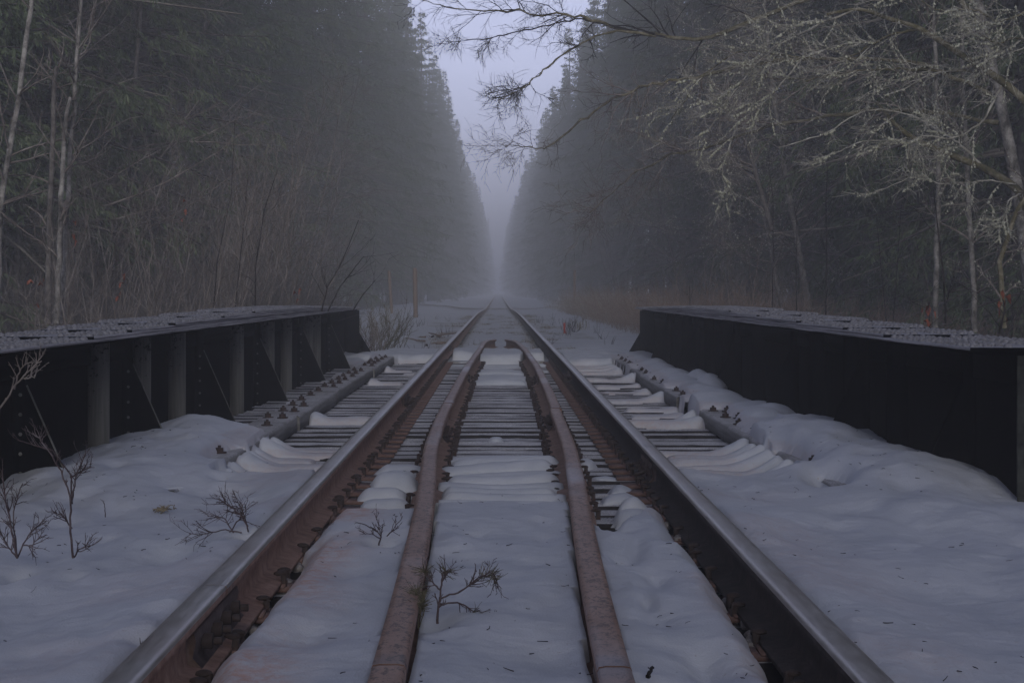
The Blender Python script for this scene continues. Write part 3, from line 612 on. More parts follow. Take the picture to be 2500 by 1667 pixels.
# ------------------------------------------------------------------ conifers
def conifer_parts(seed,H=25.,Rm=3.2,low=1.2,dens=1.0):
    global rng
    keep=rng; rng=np.random.default_rng(seed)
    tr=MB(); n=9; P=np.zeros((1,n,3)); P[0,:,2]=np.linspace(-.6,H,n); P[0,:,0]=.12*np.cumsum(rng.normal(size=n))*.3; tubes(tr,P,(np.linspace(.24,.015,n)[None]),8)
    nb=int(340*dens); t=np.sort(rng.uniform(low/H,.985,nb)**.85); z=t*H
    az=rng.uniform(0,2*pi,nb); R=Rm*(1-t)**.95*1.08*np.where(rng.random(nb)<.3,rng.uniform(1.0,1.32,nb),rng.uniform(.5,.95,nb))*(.75+.25*ss(0,.25,t))+.12
    z=np.where(t<.93,np.round(z/.62)*.62+rng.normal(size=nb)*.07,z); D=np.stack([np.cos(az),np.sin(az),.25*t-.22+.5*t**4],-1); S=np.stack([0*z,0*z,z],-1)
    dead=(t<.33)&(rng.random(nb)<(.3 if low<2 else .6))
    B=grow(S,D,R,6,.06,-.035); rB=.012+.010*R
    dd=MB(); cr=MB(); tubes(dd,B[dead],taper(rB[dead],6,.25),3); tubes(cr,B[~dead],taper(rB[~dead],6,.3),3,m=1)
    # dead side twigs
    if dead.any():
        S2,D2,r2,_,_=spawn(B[dead],taper(rB[dead],6),12,.2,1,.8,.5); T2=grow(S2,D2,rng.uniform(.25,.8,len(S2)),4,.15,-.02); tubes(dd,T2,taper(np.full(len(S2),.006),4,.5),3)
    L=B[~dead]; RL=R[~dead]
    cnt=np.maximum(4,(RL*9).astype(int)); S2,D2,r2,t2,par=spawn(L,taper(rB[~dead],6),cnt,.12,1.0,.95,.85)
    ln=np.clip(RL[par]*.42*(1.15-t2)+.15,.15,.9)*rng.uniform(.6,1.2,len(par)); D2[:,2]-=.25
    tw=grow(S2,D2,ln,4,.10,-.13)
    # needle sprays: narrow drooping blades on the side twigs
    S3,D3,_,_,p3=spawn(tw,taper(np.ones(len(tw)),4),15,.0,1.0,.65,.4); D3=unit(D3+np.array([0,0,-.55])); N=unit(np.cross(D3,rng.normal(size=D3.shape)))
    l=rng.uniform(.07,.18,len(S3))[:,None]; w=rng.uniform(.007,.017,len(S3))[:,None]
    V=np.stack([S3-N*w*.4,S3+N*w*.4,S3+D3*l*.55+N*w,S3+D3*l,S3+D3*l*.55-N*w],1); k=np.arange(len(S3))[:,None]*5
    cr.add(V,np.concatenate([k+np.array([[0,1,2,4]])]),np.concatenate([k+np.array([[4,2,3]])]),m=0)
    # leader tip sprays
    rng=keep
    return tr.mesh('trunk'),cr.mesh('crown'),dd.mesh('dead_branches')
con=[]
for i,(H,Rm,low) in enumerate(((25,3.3,1.0),(27,3.7,2.5),(23,2.9,.6),(26,3.4,5.0),(24,3.8,1.5))):
    a,b,c=conifer_parts(300+i,H,Rm,low); a.materials.append(M['trunk']); b.materials.append(M['needle'] if i%2 else M['needle2']); b.materials.append(M['trunk']); c.materials.append(M['dead'])
    con.append((a,b,c,H))
def put_conifer(i,x,y,s,rz,label,group):
    a,b,c,H=con[i]; r=empty('conifer_tree',(x,y,min(gz(x,y),-.1)-.1),rz); r.scale=(s,s,s); tag(r,label,'conifer',group)
    link_mesh('trunk',a,r); link_mesh('crown',b,r); link_mesh('dead_branches',c,r)
def wallx(y): return np.interp(y,[0,60,140,200,270,415,700],[8.6,8.3,7.4,6.8,6.2,4.7,3.4])
for s_,side in ((-1,'left'),(1,'right')):
    y=26.
    while y<680:
        x=s_*(wallx(y)+rng.uniform(-.55,.6)); H=24+4*(rng.random()-.4)
        i=int(rng.integers(5)); sc_=25.5/con[i][3]*rng.uniform(.88,1.07)
        lab=('tall fir fading into the fog along the %s edge of the line'%side) if y>70 else ('dark fir rising behind the bare thicket on the %s'%side)
        grp=('distant firs along the %s edge'%side) if y>70 else ('nearer firs behind the %s thicket'%side)
        put_conifer(i,x,y,sc_,rng.uniform(0,6.28),lab,grp)
        y+=(3.6 if y<80 else 3.8 if y<230 else 7 if y<400 else 14)*rng.uniform(.85,1.15)
    y=20.
    while y<115:
        put_conifer(int(rng.integers(5)),s_*(rng.uniform(11.5,16)),y,rng.uniform(.8,1.05),rng.uniform(0,6.28),'fir deep in the second row of the %s forest'%side,'second row firs of the %s forest'%side); y+=rng.uniform(4.5,7)
    for k in range(20):
        y=rng.uniform(15,70); put_conifer([0,2,4][k%3],s_*(rng.uniform(8.4,14)+.10*y*rng.random()),y,rng.uniform(.7,1.0),rng.uniform(0,6.28),'fir far back in the dark %s forest'%side,'back row firs of the %s forest'%side)

for i_,(x,y,sc__,lab) in enumerate([(-7.3,21.5,.7,'nearest young fir left of the bridge behind the pale birch'),(-8.6,24.5,.85,'dark fir behind the three grey trunks on the left'),(-7.8,29.5,.8,'bushy fir standing proud of the left thicket'),(-7.2,35,.85,'fir with long drooping boughs nearest the line on the left'),(7.6,25,.75,'dark young fir behind the two upright alders on the right'),(8.9,21,.8,'dark fir at the right edge behind the leaning alder'),(7.7,31,.85,'dark fir left of the two upright alders on the right'),(7.6,38,.85,'fir with low boughs behind the leaning misty alder')]):
    put_conifer([0,2,4][i_%3],x,y,sc__,rng.uniform(0,6.28),lab,None)
for k in range(26):                                   # unseen firs added beside and behind the camera to shade the foreground
    x,y=((-11.5+3.3*(k%8),-30-5*(k//8)) if k<16 else ((1 if k%2 else -1)*rng.uniform(10.5,13),-24+3.6*(k-16)))
    put_conifer(int(rng.integers(5)),x+rng.uniform(-.8,.8),y+rng.uniform(-1.5,1.5),rng.uniform(.52,.62) if k<16 else 1.0,rng.uniform(0,6.28),'unseen fir added around the camera to shade the foreground','unseen firs added for shade')
# ------------------------------------------------------------------ bare broadleaf trees and saplings
def mesh_of(mb,name,*mats):
    me=mb.mesh(name)
    for m in mats: me.materials.append(m)
    return me
def lichen_blobs(mb,P,n,size=(.008,.03)):
    S,D,_,_,_=spawn(P,np.ones(P.shape[:2]),n,.1,1,1.,0); k=len(S); s_=rng.uniform(*size,k)[:,None]
    tet=np.array([[1,0,-.7],[-.5,.87,-.7],[-.5,-.87,-.7],[0,0,1.]]); V=S[:,None]+tet[None]*s_[:,None]*rng.uniform(.5,1.4,(k,4,3)); V[:,:,2]-=.4*s_
    o=np.arange(k)[:,None,None]*4; mb.add(V,None,(o+np.array([[0,1,3],[1,2,3],[2,0,3],[0,2,1]])[None]).reshape(-1,3))
def alder_parts(seed,H=11,lean=.1,nb=34,moss=False,spread=.42):
    global rng
    keep=rng; rng=np.random.default_rng(seed)
    tr=MB(); P=grow([[0,0,-.3]],[[lean,rng.normal()*.05,1]],H,12,.035,.03); R=np.linspace(.075,.012,12)[None]; tubes(tr,P,R,7)
    br=MB(); S,D,r,t,_=spawn(P,R,nb,.18,.98,1.15,0.2); D[:,2]=np.abs(D[:,2])*.6+.05
    L=H*spread*(1.1-t)*rng.uniform(.6,1.1,nb); B=grow(S,D,L,9,.12,.02); rB=taper(np.clip(r*.5,.008,.03),9,.2); tubes(br,B,rB,4)
    S,D,r,t,_=spawn(B,rB,9,.15,1,.75,.3); L2=rng.uniform(.4,1.3,len(S))*(1.2-t); T=grow(S,D,L2,6,.16,.02); rT=taper(np.clip(r*.6,.004,.009),6,.4); tubes(br,T,rT,3)
    S,D,r,t,_=spawn(T,rT,5,.15,1,.7,.2); U=grow(S,D,rng.uniform(.12,.45,len(S)),4,.15,.03); tubes(br,U,taper(np.full(len(S),.0035),4,.6),3)
    li=MB()
    if moss: lichen_blobs(li,T,5,(.01,.028)); lichen_blobs(li,U,1,(.006,.018)); lichen_blobs(li,B,10,(.012,.03))
    rng=keep
    return tr.mesh('trunk'),br.mesh('branches'),(li.mesh('lichen') if moss else None)
def sapling_parts(seed,H=4.,lean=.2):
    global rng
    keep=rng; rng=np.random.default_rng(seed)
    st=MB(); ns=int(rng.integers(1,4)); S=rng.normal(size=(ns,3))*.08; S[:,2]=-.2
    D=np.stack([lean+rng.normal(size=ns)*.12,rng.normal(size=ns)*.1,np.ones(ns)],-1); P=grow(S,D,H*rng.uniform(.7,1.05,ns),9,.05,.03); R=taper(rng.uniform(.011,.019,ns),9,.18); tubes(st,P,R,4)
    br=MB(); S,D,r,t,_=spawn(P,R,13,.2,1,.7,.0); D[:,2]=np.abs(D[:,2])+.15; B=grow(S,D,H*.22*rng.uniform(.4,1.2,len(S)),6,.10,.04); rB=taper(np.clip(r*.6,.003,.008),6,.35); tubes(br,B,rB,3)
    S,D,r,t,_=spawn(B,rB,4,.2,1,.7,.0); T=grow(S,D,rng.uniform(.08,.35,len(S)),4,.12,.03); tubes(br,T,taper(np.full(len(S),.003),4,.6),3)
    rng=keep
    return st.mesh('stem'),br.mesh('twigs')
ald=[alder_parts(500+i,*(a)) for i,a in enumerate(((11,.15,34,False,.42),(9,.25,30,False,.5),(12,.05,34,False,.4)))]
aldR=[alder_parts(520+i,H,lean,nb,True,sp) for i,(H,lean,nb,sp) in enumerate(((10,-.2,34,.48),(8.5,-.32,30,.5),(11,-.05,30,.4)))]
sap=[sapling_parts(540+i,H,l) for i,(H,l) in enumerate(((4.2,.18),(3.4,.3),(5,.12),(2.6,.25),(3.8,-.05),(2.2,.1)))]
for a,b,c in ald: a.materials.append(M['greybark']); b.materials.append(M['twig'])
for a,b,c in aldR: a.materials.append(M['birch']); b.materials.append(M['twig']); c.materials.append(M['lichen'])
for a,b in sap: a.materials.append(M['twig']); b.materials.append(M['twig'])
def put(parts,names,kind,x,y,s,rz,label,cat,group,z=None):
    r=empty(kind,(x,y,(gz(x,y) if z is None else z)),rz); r.scale=(s,s,s); tag(r,label,cat,group)
    for n_,m_ in zip(names,parts):
        if m_:
            q_=link_mesh(n_,m_,r)
            if n_=='lichen': q_['kind']='stuff'
    return r
for k in range(9):
    y=rng.uniform(24,46); x=-rng.uniform(.62,.98)*min(y*.29,8.2)-.3
    put(ald[k%3],('trunk','branches'),'bare_tree',x,y,rng.uniform(.75,1.1),rng.uniform(0,6.28),'leafless alder with fine grey twigs in the left thicket','bare tree','leafless alders on the left')
for k in range(9):
    y=rng.uniform(48,110); x=-rng.uniform(6,7.6)
    put(ald[k%3],('trunk','branches'),'bare_tree',x,y,rng.uniform(.6,.95),rng.uniform(0,6.28),'pale leafless alder half lost in fog on the left','bare tree','foggy alders on the left')
for k in range(6):
    y=rng.uniform(32,52); x=rng.uniform(.66,1.0)*min(y*.29,8.4)+.2
    put(aldR[k%3],('trunk','branches','lichen'),'bare_tree',x,y,rng.uniform(.75,1.1),rng.uniform(-.6,.6),'leafless alder hung with pale lichen in the right thicket','bare tree','lichened alders on the right')
for k in range(10):
    y=rng.uniform(50,110); x=rng.uniform(6,7.8)
    put(ald[k%3],('trunk','branches'),'bare_tree',x,y,rng.uniform(.6,.95),rng.uniform(0,6.28),'pale leafless alder half lost in fog on the right','bare tree','foggy alders on the right')
for k in range(120):
    y=rng.uniform(15.5,38); x=-rng.uniform(.40,1.0)*min(y*.29,8); 
    if x>-3.1-(.0 if y<30 else .8): x-=1.6
    put(sap[int(rng.integers(6))],('stem','twigs'),'bare_sapling',x,y,rng.uniform(.6,1.15),rng.uniform(-.7,.7),'thin bare grey sapling in the thicket left of the bridge','sapling','bare saplings left of the bridge')
for k in range(46):
    y=rng.uniform(16,40); x=rng.uniform(.42,1.0)*min(y*.3,8.5)
    if x<3.1: x+=1.4
    put(sap[int(rng.integers(6))],('stem','twigs'),'bare_sapling',x,y,rng.uniform(.45,.8),rng.uniform(2.2,4.2),'thin bare grey sapling in the brush right of the bridge','sapling','bare saplings right of the bridge')

# hand placed stems -------------------------------------------------
def stem(pts,Y,r0,r1,mat,name,label,cat,group=None,twigs=0,tl=.5,sub=4,tmat=None,leaves=0,k=6,lich=0,depth_end=None,tg=.02):
    """a stem through picture-measured points at one real distance; grows its own side twigs"""
    Ys=np.linspace(Y,depth_end if depth_end else Y,len(pts)); P0=np.array([at(a,b,q) for (a,b),q in zip(pts,Ys)])
    n=max(8,len(pts)*4); t=np.linspace(0,len(pts)-1,n); P=np.stack([np.interp(t,np.arange(len(pts)),P0[:,c]) for c in range(3)],-1)
    P[1:-1]+=rng.normal(size=(n-2,3))*r0*.14; P[:,1]+=np.cumsum(rng.normal(size=n))*r0*.3
    org=P[0].copy(); P=P-org; root=empty(name,org); tag(root,label,cat,group)
    mb=MB(); R=np.linspace(r0,r1,n)[None]; tubes(mb,P[None],R,k); mb.build('trunk' if r0>.02 else 'stem',mat,root,True)
    if twigs:
        br=MB(); S,D,r,tt,_=spawn(P[None],R,twigs,.12,1,.9,.2); B=grow(S,D,tl*rng.uniform(.4,1.2,len(S)),7,.13,tg); rB=taper(np.clip(r*.5,.002,.02),7,.3); tubes(br,B,rB,3)
        S,D,r,tt,_=spawn(B,rB,sub,.15,1,.75,.2); T=grow(S,D,tl*.4*rng.uniform(.4,1.2,len(S)),5,.15,tg); rT=taper(np.clip(r*.7,.0015,.006),5,.5); tubes(br,T,rT,3)
        br.build('branches' if r0>.02 else 'twigs',tmat or mat,root)
        if lich:
            lb=MB(); lichen_blobs(lb,B,lich,(.008,.022)); lichen_blobs(lb,T,max(1,lich//3),(.006,.016)); lb.build('lichen',M['lichen'],root)['kind']='stuff'
    if leaves:
        for q in range(leaves):
            lb=MB(); c=P[int(n*rng.uniform(.2,.95))]+rng.normal(size=3)*.03; m_=7
            a=np.linspace(0,2*pi,9)[:-1]; rr=.028*(1+.35*np.cos(a*2)+.25*rng.normal(size=8)); u=unit(rng.normal(size=3)); v=unit(np.cross(u,rng.normal(size=3)))
            V=[c]+[c+u*x_*math.cos(b)+v*x_*math.sin(b)*.7+np.array([0,0,-.02*math.cos(b*2)]) for x_,b in zip(rr,a)]
            lb.add(V,None,[[0,1+j,1+(j+1)%8] for j in range(8)]); lb.build('dead_leaf',M['leaf'],root)
    return root
stem([(-8,780),(0,516),(10,454),(48,239),(79,0),(110,-260)],19,.040,.024,M['birch'],'birch_tree','pale birch trunk leaning up the far left edge','birch',None,14,1.1,5,M['twig'],k=8)
stem([(118,790),(124,560),(131,330),(135,200),(140,165)],18,.036,.02,M['greybark'],'dead_snag','grey broken trunk, left of the three beside the left girder','dead tree','three grey trunks by the left girder',8,.5,3,M['twig'],k=8)
stem([(138,790),(144,600),(152,420),(160,270),(166,236)],17.6,.034,.017,M['birch'],'dead_snag','grey broken trunk, middle of the three beside the left girder','dead tree','three grey trunks by the left girder',9,.5,3,M['twig'],k=8)
stem([(152,790),(160,600),(170,420),(186,180),(196,0),(205,-200)],17.9,.030,.014,M['birch'],'slim_tree','tall slim grey trunk, right of the three beside the left girder','bare tree','three grey trunks by the left girder',22,1.0,5,M['twig'],k=8)
for i,(pts,Y,tw) in enumerate([([(622,770),(624,650),(646,510),(679,411)],17,6),([(785,760),(800,700),(835,640),(875,538)],16.5,5),([(800,760),(830,700),(865,655),(889,626)],16.7,3),([(860,762),(885,720),(916,685)],17.5,2),
      ([(520,780),(530,640),(565,470),(574,290)],20,7),([(572,775),(590,600),(607,420)],19,6)]):
    stem(pts,Y,.0085,.003,M['dtwig'],'dark_sapling',['dark bare sapling with a forked side branch above the left girder','slender dark sapling leaning right by the far end of the left girder','short dark twig leaning hard right by the left girder end','lowest dark twig leaning right past the left girder end','tall straight dark sapling behind the left girder','middle height dark sapling behind the left girder'][i],'sapling','dark saplings above the left girder',tw,.45,2,leaves=0)
for i,(pts,Y,r,tw,lv) in enumerate([([(2310,790),(2305,690),(2292,580),(2279,464)],15,.011,3,0),([(1885,775),(1888,620),(1887,480),(1878,420)],18,.006,5,0),([(1944,775),(1944,650),(1945,545),(1938,500)],19,.009,7,0),([(2016,780),(2018,640),(2016,500),(2020,405)],20,.010,9,0),([(2165,790),(2150,640),(2140,530)],20,.008,10,0),([(2180,790),(2190,650),(2200,500)],20.5,.008,8,0),([(2270,810),(2268,765),(2264,730)],13,.006,3,7),([(2440,815),(2452,760),(2447,715)],12.5,.010,5,6),([(1685,760),(1683,690)],26,.006,2,0)]):
    stem(pts,Y,r,r*.35,M['dtwig'],'dark_sapling',['black bare stem with a snowy side branch above the right girder','thin straight dark stem left of the red stemmed clump on the right','upright dark stem with steep twigs above the right girder','tallest dark stem standing above the right girder','grey dark stem, left of a close pair on the right','grey dark stem, right of a close pair on the right','low stem with rust red dead leaves over the right girder','dark crooked stem with pinkish dead leaves at the right edge','short dark stem near the far end of the right girder'][i],'sapling','dark saplings above the right girder',tw,.55,3,leaves=lv,tg=.06)
for i,(px,py,Y) in enumerate([(455,490,20),(298,690,17),(730,727,18),(90,690,17),(180,560,18)]):
    stem([(px-6,py+70),(px,py),(px+3,py-18)],Y,.004,.002,M['twig'],'leafy_twig',['rust red dead leaf on a twig in the middle of the left thicket','rust red dead leaf low in the left thicket','orange dead leaf just above the left girder','dark red leaves near the bottom left trunks','dark red leaves halfway up the three trunks'][i],'twig','dead leaves left on twigs',3,.2,2,leaves=4)
# snowy side branch
# big leaning trees on the right with hand placed limbs
def limb(root,org,pts,r0,r1,mat,tw,tl,sub,lich,wind=.02,tm=None,sub2=4):
    P0=np.array([at(a,b,Y) for a,b,Y in pts])-org; n=len(pts)*5; t=np.linspace(0,len(pts)-1,n)
    # Catmull like smoothing
    P=np.stack([np.interp(t,np.arange(len(pts)),P0[:,c]) for c in range(3)],-1)
    for _ in range(2): P[1:-1]=(P[:-2]+2*P[1:-1]+P[2:])/4
    P[1:-1]+=rng.normal(size=(n-2,3))*r0*.45
    R=np.linspace(r0,r1,n)[None]*(1+.15*rng.normal(size=(1,n))); mb=MB(); tubes(mb,P[None],R,6)
    S,D,r,tt,_=spawn(P[None],R,int(tw*.62),.08,1,.8,.15); B=grow(S,D,tl*rng.uniform(.35,1.2,len(S))*(1.15-tt*.6),8,.13,wind-.02); rB=taper(np.clip(r*.5,.004,.014),8,.3); tubes(mb,B,rB,4,m=1)
    S,D,r,tt,_=spawn(B,rB,max(3,int(sub*.55)),.12,1,.75,.1); T=grow(S,D,tl*.38*rng.uniform(.3,1.2,len(S)),6,.16,wind-.02); rT=taper(np.clip(r*.65,.003,.006),6,.5); tubes(mb,T,rT,3,m=1)
    S,D,r,tt,_=spawn(T,rT,sub2,.1,1,.75,0); U=grow(S,D,rng.uniform(.06,.22,len(S)),3,.15,-.02); tubes(mb,U,taper(np.full(len(S),.0021),3,.9),3,m=1)
    o=mb.build('limb',[mat,tm or M['twig']],root)
    if lich:
        lb=MB(); q_=rng.random(len(T))<.45; lichen_blobs(lb,T[q_],lich,(.005,.017)); lichen_blobs(lb,B,lich*3,(.006,.022)); lb.build('lichen',M['lichen'],o)['kind']='stuff'
def bigtree(base,trunk,r0,r1,mat,label,limbs,name='leaning_tree'):
    org=at(*base); root=empty(name,org); tag(root,label,'bare tree'); P0=np.array([at(*p) for p in trunk])-org
    n=len(trunk)*5; t=np.linspace(0,len(trunk)-1,n); P=np.stack([np.interp(t,np.arange(len(trunk)),P0[:,c]) for c in range(3)],-1)
    for _ in range(3): P[1:-1]=(P[:-2]+2*P[1:-1]+P[2:])/4
    mb=MB(); tubes(mb,P[None],np.linspace(r0,r1,n)[None],10); mb.build('trunk',mat,root,True)
    for l in limbs: limb(root,org,*l)
MB_,TW,LT=M['mossbark'],M['twig'],M['ltwig']
bigtree((2530,830,20),[(2530,830,20),(2500,560,20),(2461,335,20),(2385,0,20),(2330,-300,20)],.085,.045,M['birch'],'leaning pale alder at the right edge with long arching limbs over the track',[
  ([(2400,60,20),(2300,-40,20.5),(2000,-20,22),(1709,105,23),(1590,85,23.5),(1470,57,24),(1398,36,24),(1230,31,24),(1096,21,24),(1015,-5,24)],.038,.007,MB_,48,1.25,12,0,.0,M['dtwig']),
  ([(1560,80,23.5),(1417,43,24.3),(1350,60,24.6),(1230,86,25),(1182,96,25),(1087,103,25)],.016,.004,M['dtwig'],30,.5,12,0,.0,M['dtwig']),
  ([(1600,90,23.3),(1493,72,23),(1398,115,22.6),(1336,163,22.4),(1297,201,22.3),(1266,222,22.2),(1216,246,22)],.018,.005,MB_,32,.6,12,0,.0,M['dtwig']),
  ([(2430,240,20),(2250,150,21),(1950,140,22),(1709,182,23),(1600,205,23),(1508,234,23.3),(1422,292,23.6),(1336,363,24),(1280,360,24),(1226,352,24)],.034,.005,MB_,60,1.0,12,0,-.005,M['twig']),
  ([(2440,300,20),(2200,260,21),(1900,300,22),(1709,368,23),(1632,380,23.4),(1540,430,24),(1440,520,24)],.030,.006,MB_,75,1.1,12,0,-.01,M['twig'])])
bigtree((2560,800,17),[(2560,800,17),(2530,600,17),(2499,469,17.2),(2400,408,17.5),(2300,372,17.7),(2222,335,18),(2180,300,18),(2140,250,18.4)],.055,.018,MB_,'crooked mossy tree leaning down from the lower right edge',[
  ([(2400,408,17.5),(2340,350,17.5),(2310,330,17.7),(2230,280,17.9),(2120,262,18),(2010,330,18.2),(1900,360,18.3)],.014,.004,LT,30,.75,8,5,-.01,LT),
  ([(2222,335,18),(2170,345,18),(2100,345,18),(2030,378,18)],.009,.003,LT,16,.4,7,6,-.02,LT),
  ([(2480,450,17.2),(2410,440,17.2),(2300,450,17.2),(2230,430,17.2),(2150,465,17)],.008,.003,LT,20,.45,6,5,-.02,LT),
  ([(2499,469,17.2),(2460,490,17),(2455,530,17),(2440,560,17),(2380,545,17)],.008,.004,LT,16,.35,6,9,-.03,LT)],'mossy_tree')
bigtree((2570,700,16.5),[(2570,700,16.5),(2560,400,16.5),(2540,280,16.6),(2450,200,16.8),(2370,150,17),(2250,70,17.4),(2180,50,17.6),(2100,20,17.8),(2020,35,18)],.05,.016,MB_,'moss covered limbs reaching in from the upper right corner',[
  ([(2520,260,16.6),(2413,172,17),(2300,175,17.3),(2200,168,17.6),(2078,172,18),(1960,200,18.3),(1850,185,18.6)],.022,.005,MB_,48,.9,9,5,-.01,LT),
  ([(2250,70,17.4),(2160,90,17.7),(2060,150,18),(1940,140,18.3),(1800,120,18.6),(1700,200,18.8),(1640,290,19)],.014,.004,MB_,44,.9,9,6,-.02,LT),
  ([(2100,20,17.8),(2000,60,18),(1900,110,18.2),(1830,170,18.4),(1770,260,18.5),(1720,330,18.6)],.012,.003,LT,40,.8,9,7,-.03,LT),
  ([(2450,200,16.8),(2400,300,16.8),(2330,340,16.9),(2250,330,17),(2200,360,17.1)],.011,.004,LT,30,.6,8,7,-.02,LT),
  ([(2500,30,16.8),(2440,60,16.8),(2380,20,17),(2300,30,17.1),(2200,-20,17.3)],.013,.004,MB_,34,.7,8,8,-.01,LT),
  ([(1960,140,18.3),(1880,240,18.4),(1800,300,18.6),(1760,420,18.8),(1775,480,18.8)],.008,.003,LT,26,.5,8,8,-.03,LT),
  ([(2540,120,16.6),(2480,90,16.6),(2430,110,16.6),(2390,80,16.7)],.012,.005,MB_,22,.6,8,9,0,LT)],'mossy_tree')
stem([(2283,800),(2284,620),(2288,400),(2282,180),(2270,-100)],21,.036,.022,M['birch'],'slim_alder','pale lichen spotted alder trunk, left of two upright ones on the right','bare tree',None,20,.9,6,TW,k=8,lich=4)
stem([(2380,810),(2375,660),(2360,400),(2351,190),(2345,-80)],21,.038,.024,M['birch'],'slim_alder','pale lichen spotted alder trunk, right of two upright ones on the right','bare tree',None,20,.9,6,TW,k=8,lich=4)
stem([(1885,560),(1850,440),(1815,330),(1790,240)],26,.045,.02,M['greybark'],'slim_alder','leaning grey alder trunk above the right girder in the mist','bare tree',None,16,1.0,6,TW,k=8,lich=5)
stem([(2452,800),(2440,640),(2478,520),(2530,430)],17,.03,.02,MB_,'mossy_alder','crooked mossy stem by the lower right edge','bare tree',None,10,.5,5,TW,k=8,lich=3)

# ------------------------------------------------------------------ brush and grass (uncountable)
def brush(name,N,xr,yr,h,mat,label,arch=.06,zoff=0,r=.004,forkn=3):
    mb=MB(); x=rng.uniform(*xr,N); y=yr[0]+(yr[1]-yr[0])*rng.random(N)**1.4; z=np.array([gz(a,b) for a,b in zip(x,y)])-.03+zoff
    D=np.stack([rng.normal(size=N)*.35,rng.normal(size=N)*.35,np.ones(N)],-1); P=grow(np.stack([x,y,z],-1),D,h*rng.uniform(.5,1.3,N),7,.13,-arch); R=taper(np.full(N,r),7,.5); tubes(mb,P,R,3)
    S,D,rr,t,_=spawn(P,R,forkn,.25,1,.8,0); T=grow(S,D,h*.3*rng.uniform(.4,1.2,len(S)),4,.15,-.02); tubes(mb,T,taper(np.full(len(S),r*.7),4,.7),3)
    o=mb.build(name,mat); tag(o,label,'brush',None,'stuff'); return o
brush('red_brush',9000,(2.9,8.5),(24,80),1.05,M['brush'],'low pinkish brown brush beyond the right girder',.10)
brush('red_brush',2600,(3.2,7.5),(17,26),1.25,M['brush'],'tangled reddish brush right behind the right girder',.12,.0)
brush('grey_brush',4200,(-8.5,-3.2),(17,36),1.5,M['greybark'],'tangled grey brown brush behind the left girder',.07,0,.004,4)
brush('frosted_grass',1500,(3.0,8),(50,110),.85,M['ltwig'],'frost whitened dry stalks at the edge of the right brush',.02,0,.006,2)
brush('frosted_grass',260,(-4.6,-2.3),(25,42),.6,M['straw'],'dry stalks in the snow past the left girder end',.03)
def tufts(name,pts,mat,label,n=70,h=.10,sp=.12):
    mb=MB()
    for x,y,s_ in pts:
        S=np.stack([x+rng.normal(size=n)*sp*s_,y+rng.normal(size=n)*sp*1.6*s_,np.full(n,gz(x,y)-.01 if y>22.6 else -.06)],-1); D=rng.normal(size=(n,3))*.8; D[:,2]=np.abs(D[:,2])*.5+.3
        tubes(mb,grow(S,D,h*s_*rng.uniform(.4,1.2,n),4,.2,-.2),taper(np.full(n,.003),4,.5),3)
    o=mb.build(name,mat); tag(o,label,'grass',None,'stuff')
pts=[]
for k in range(70):
    y=rng.uniform(25,70); pts.append((rng.choice([-1,1])*(rng.uniform(.86,1.35) if rng.random()<.6 else rng.uniform(.1,.6)),y,rng.uniform(.5,1.3)))
tufts('grass',pts,M['straw'],'olive dry grass poking through snow around the far rails')
tufts('grass',[(at(395,1235,6.6)[0],6.6,.6)],M['straw'],'small clump of dry grass in the near left snow',40,.045,.03)
def stick_patch(name,px,py,Y,n,label,mat=M['wood'],L=.5,r=.018,zo=0):
    p=at(px,py,Y); root=empty(name,(p[0],Y,gz(p[0],Y)+.03+zo)); tag(root,label,'branch'); mb=MB()
    S=rng.normal(size=(n,3))*np.array([.18,.35,.01]); D=rng.normal(size=(n,3)); D[:,2]*=.08; P=grow(S,D,L*rng.uniform(.5,1.3,n),6,.12,-.01); tubes(mb,P,taper(rng.uniform(.6,1.2,n)*r,6,.4),5); mb.build('bark',mat,root,True)
stick_patch('fallen_branch',1052,803,34,6,'dark broken branch lying on snow left of the far rail',M['wood'],.6,.03,.0)
stick_patch('fallen_branch',1062,824,30,4,'smaller rotten branch just this side of the broken one',M['wood'],.5,.025)

# green broom shrub past left girder end
def shrub(px,py,Y,n,h,mat,label,lean=.25,name='bare_shrub',r=.005):
    p=at(px,py,Y); z=gz(p[0],Y)-.02; root=empty(name,(p[0],Y,z)); tag(root,label,'shrub'); mb=MB()
    S=rng.normal(size=(n,3))*np.array([.10,.10,0]); D=np.stack([rng.normal(size=n)*.35+lean,rng.normal(size=n)*.3,np.ones(n)],-1); P=grow(S,D,h*rng.uniform(.5,1.15,n),8,.07,.02); R=taper(np.full(n,r),8,.4); tubes(mb,P,R,3)
    mb.build('stems',mat,root); tb=MB(); S,D,rr,t,_=spawn(P,R,8,.2,1,.5,0); tubes(tb,grow(S,D,h*.22*rng.uniform(.4,1.2,len(S)),5,.1,.03),taper(np.full(len(S),r*.6),5,.5),3); tb.build('twigs',mat,root)
shrub(935,800,26,40,.72,M['moss'],'greenish broom shrub past the far end of the left girder',.3,'broom_shrub')
shrub(905,810,25,26,.55,M['twig'],'small bare shrub close against the left girder end',-.05)
shrub(1395,790,40,22,.35,M['dtwig'],'dark low weed in the snow right of the far rails',.0)
shrub(1418,800,42,20,.3,M['straw'],'straw coloured weed beside the dark one right of the far rails',.1)

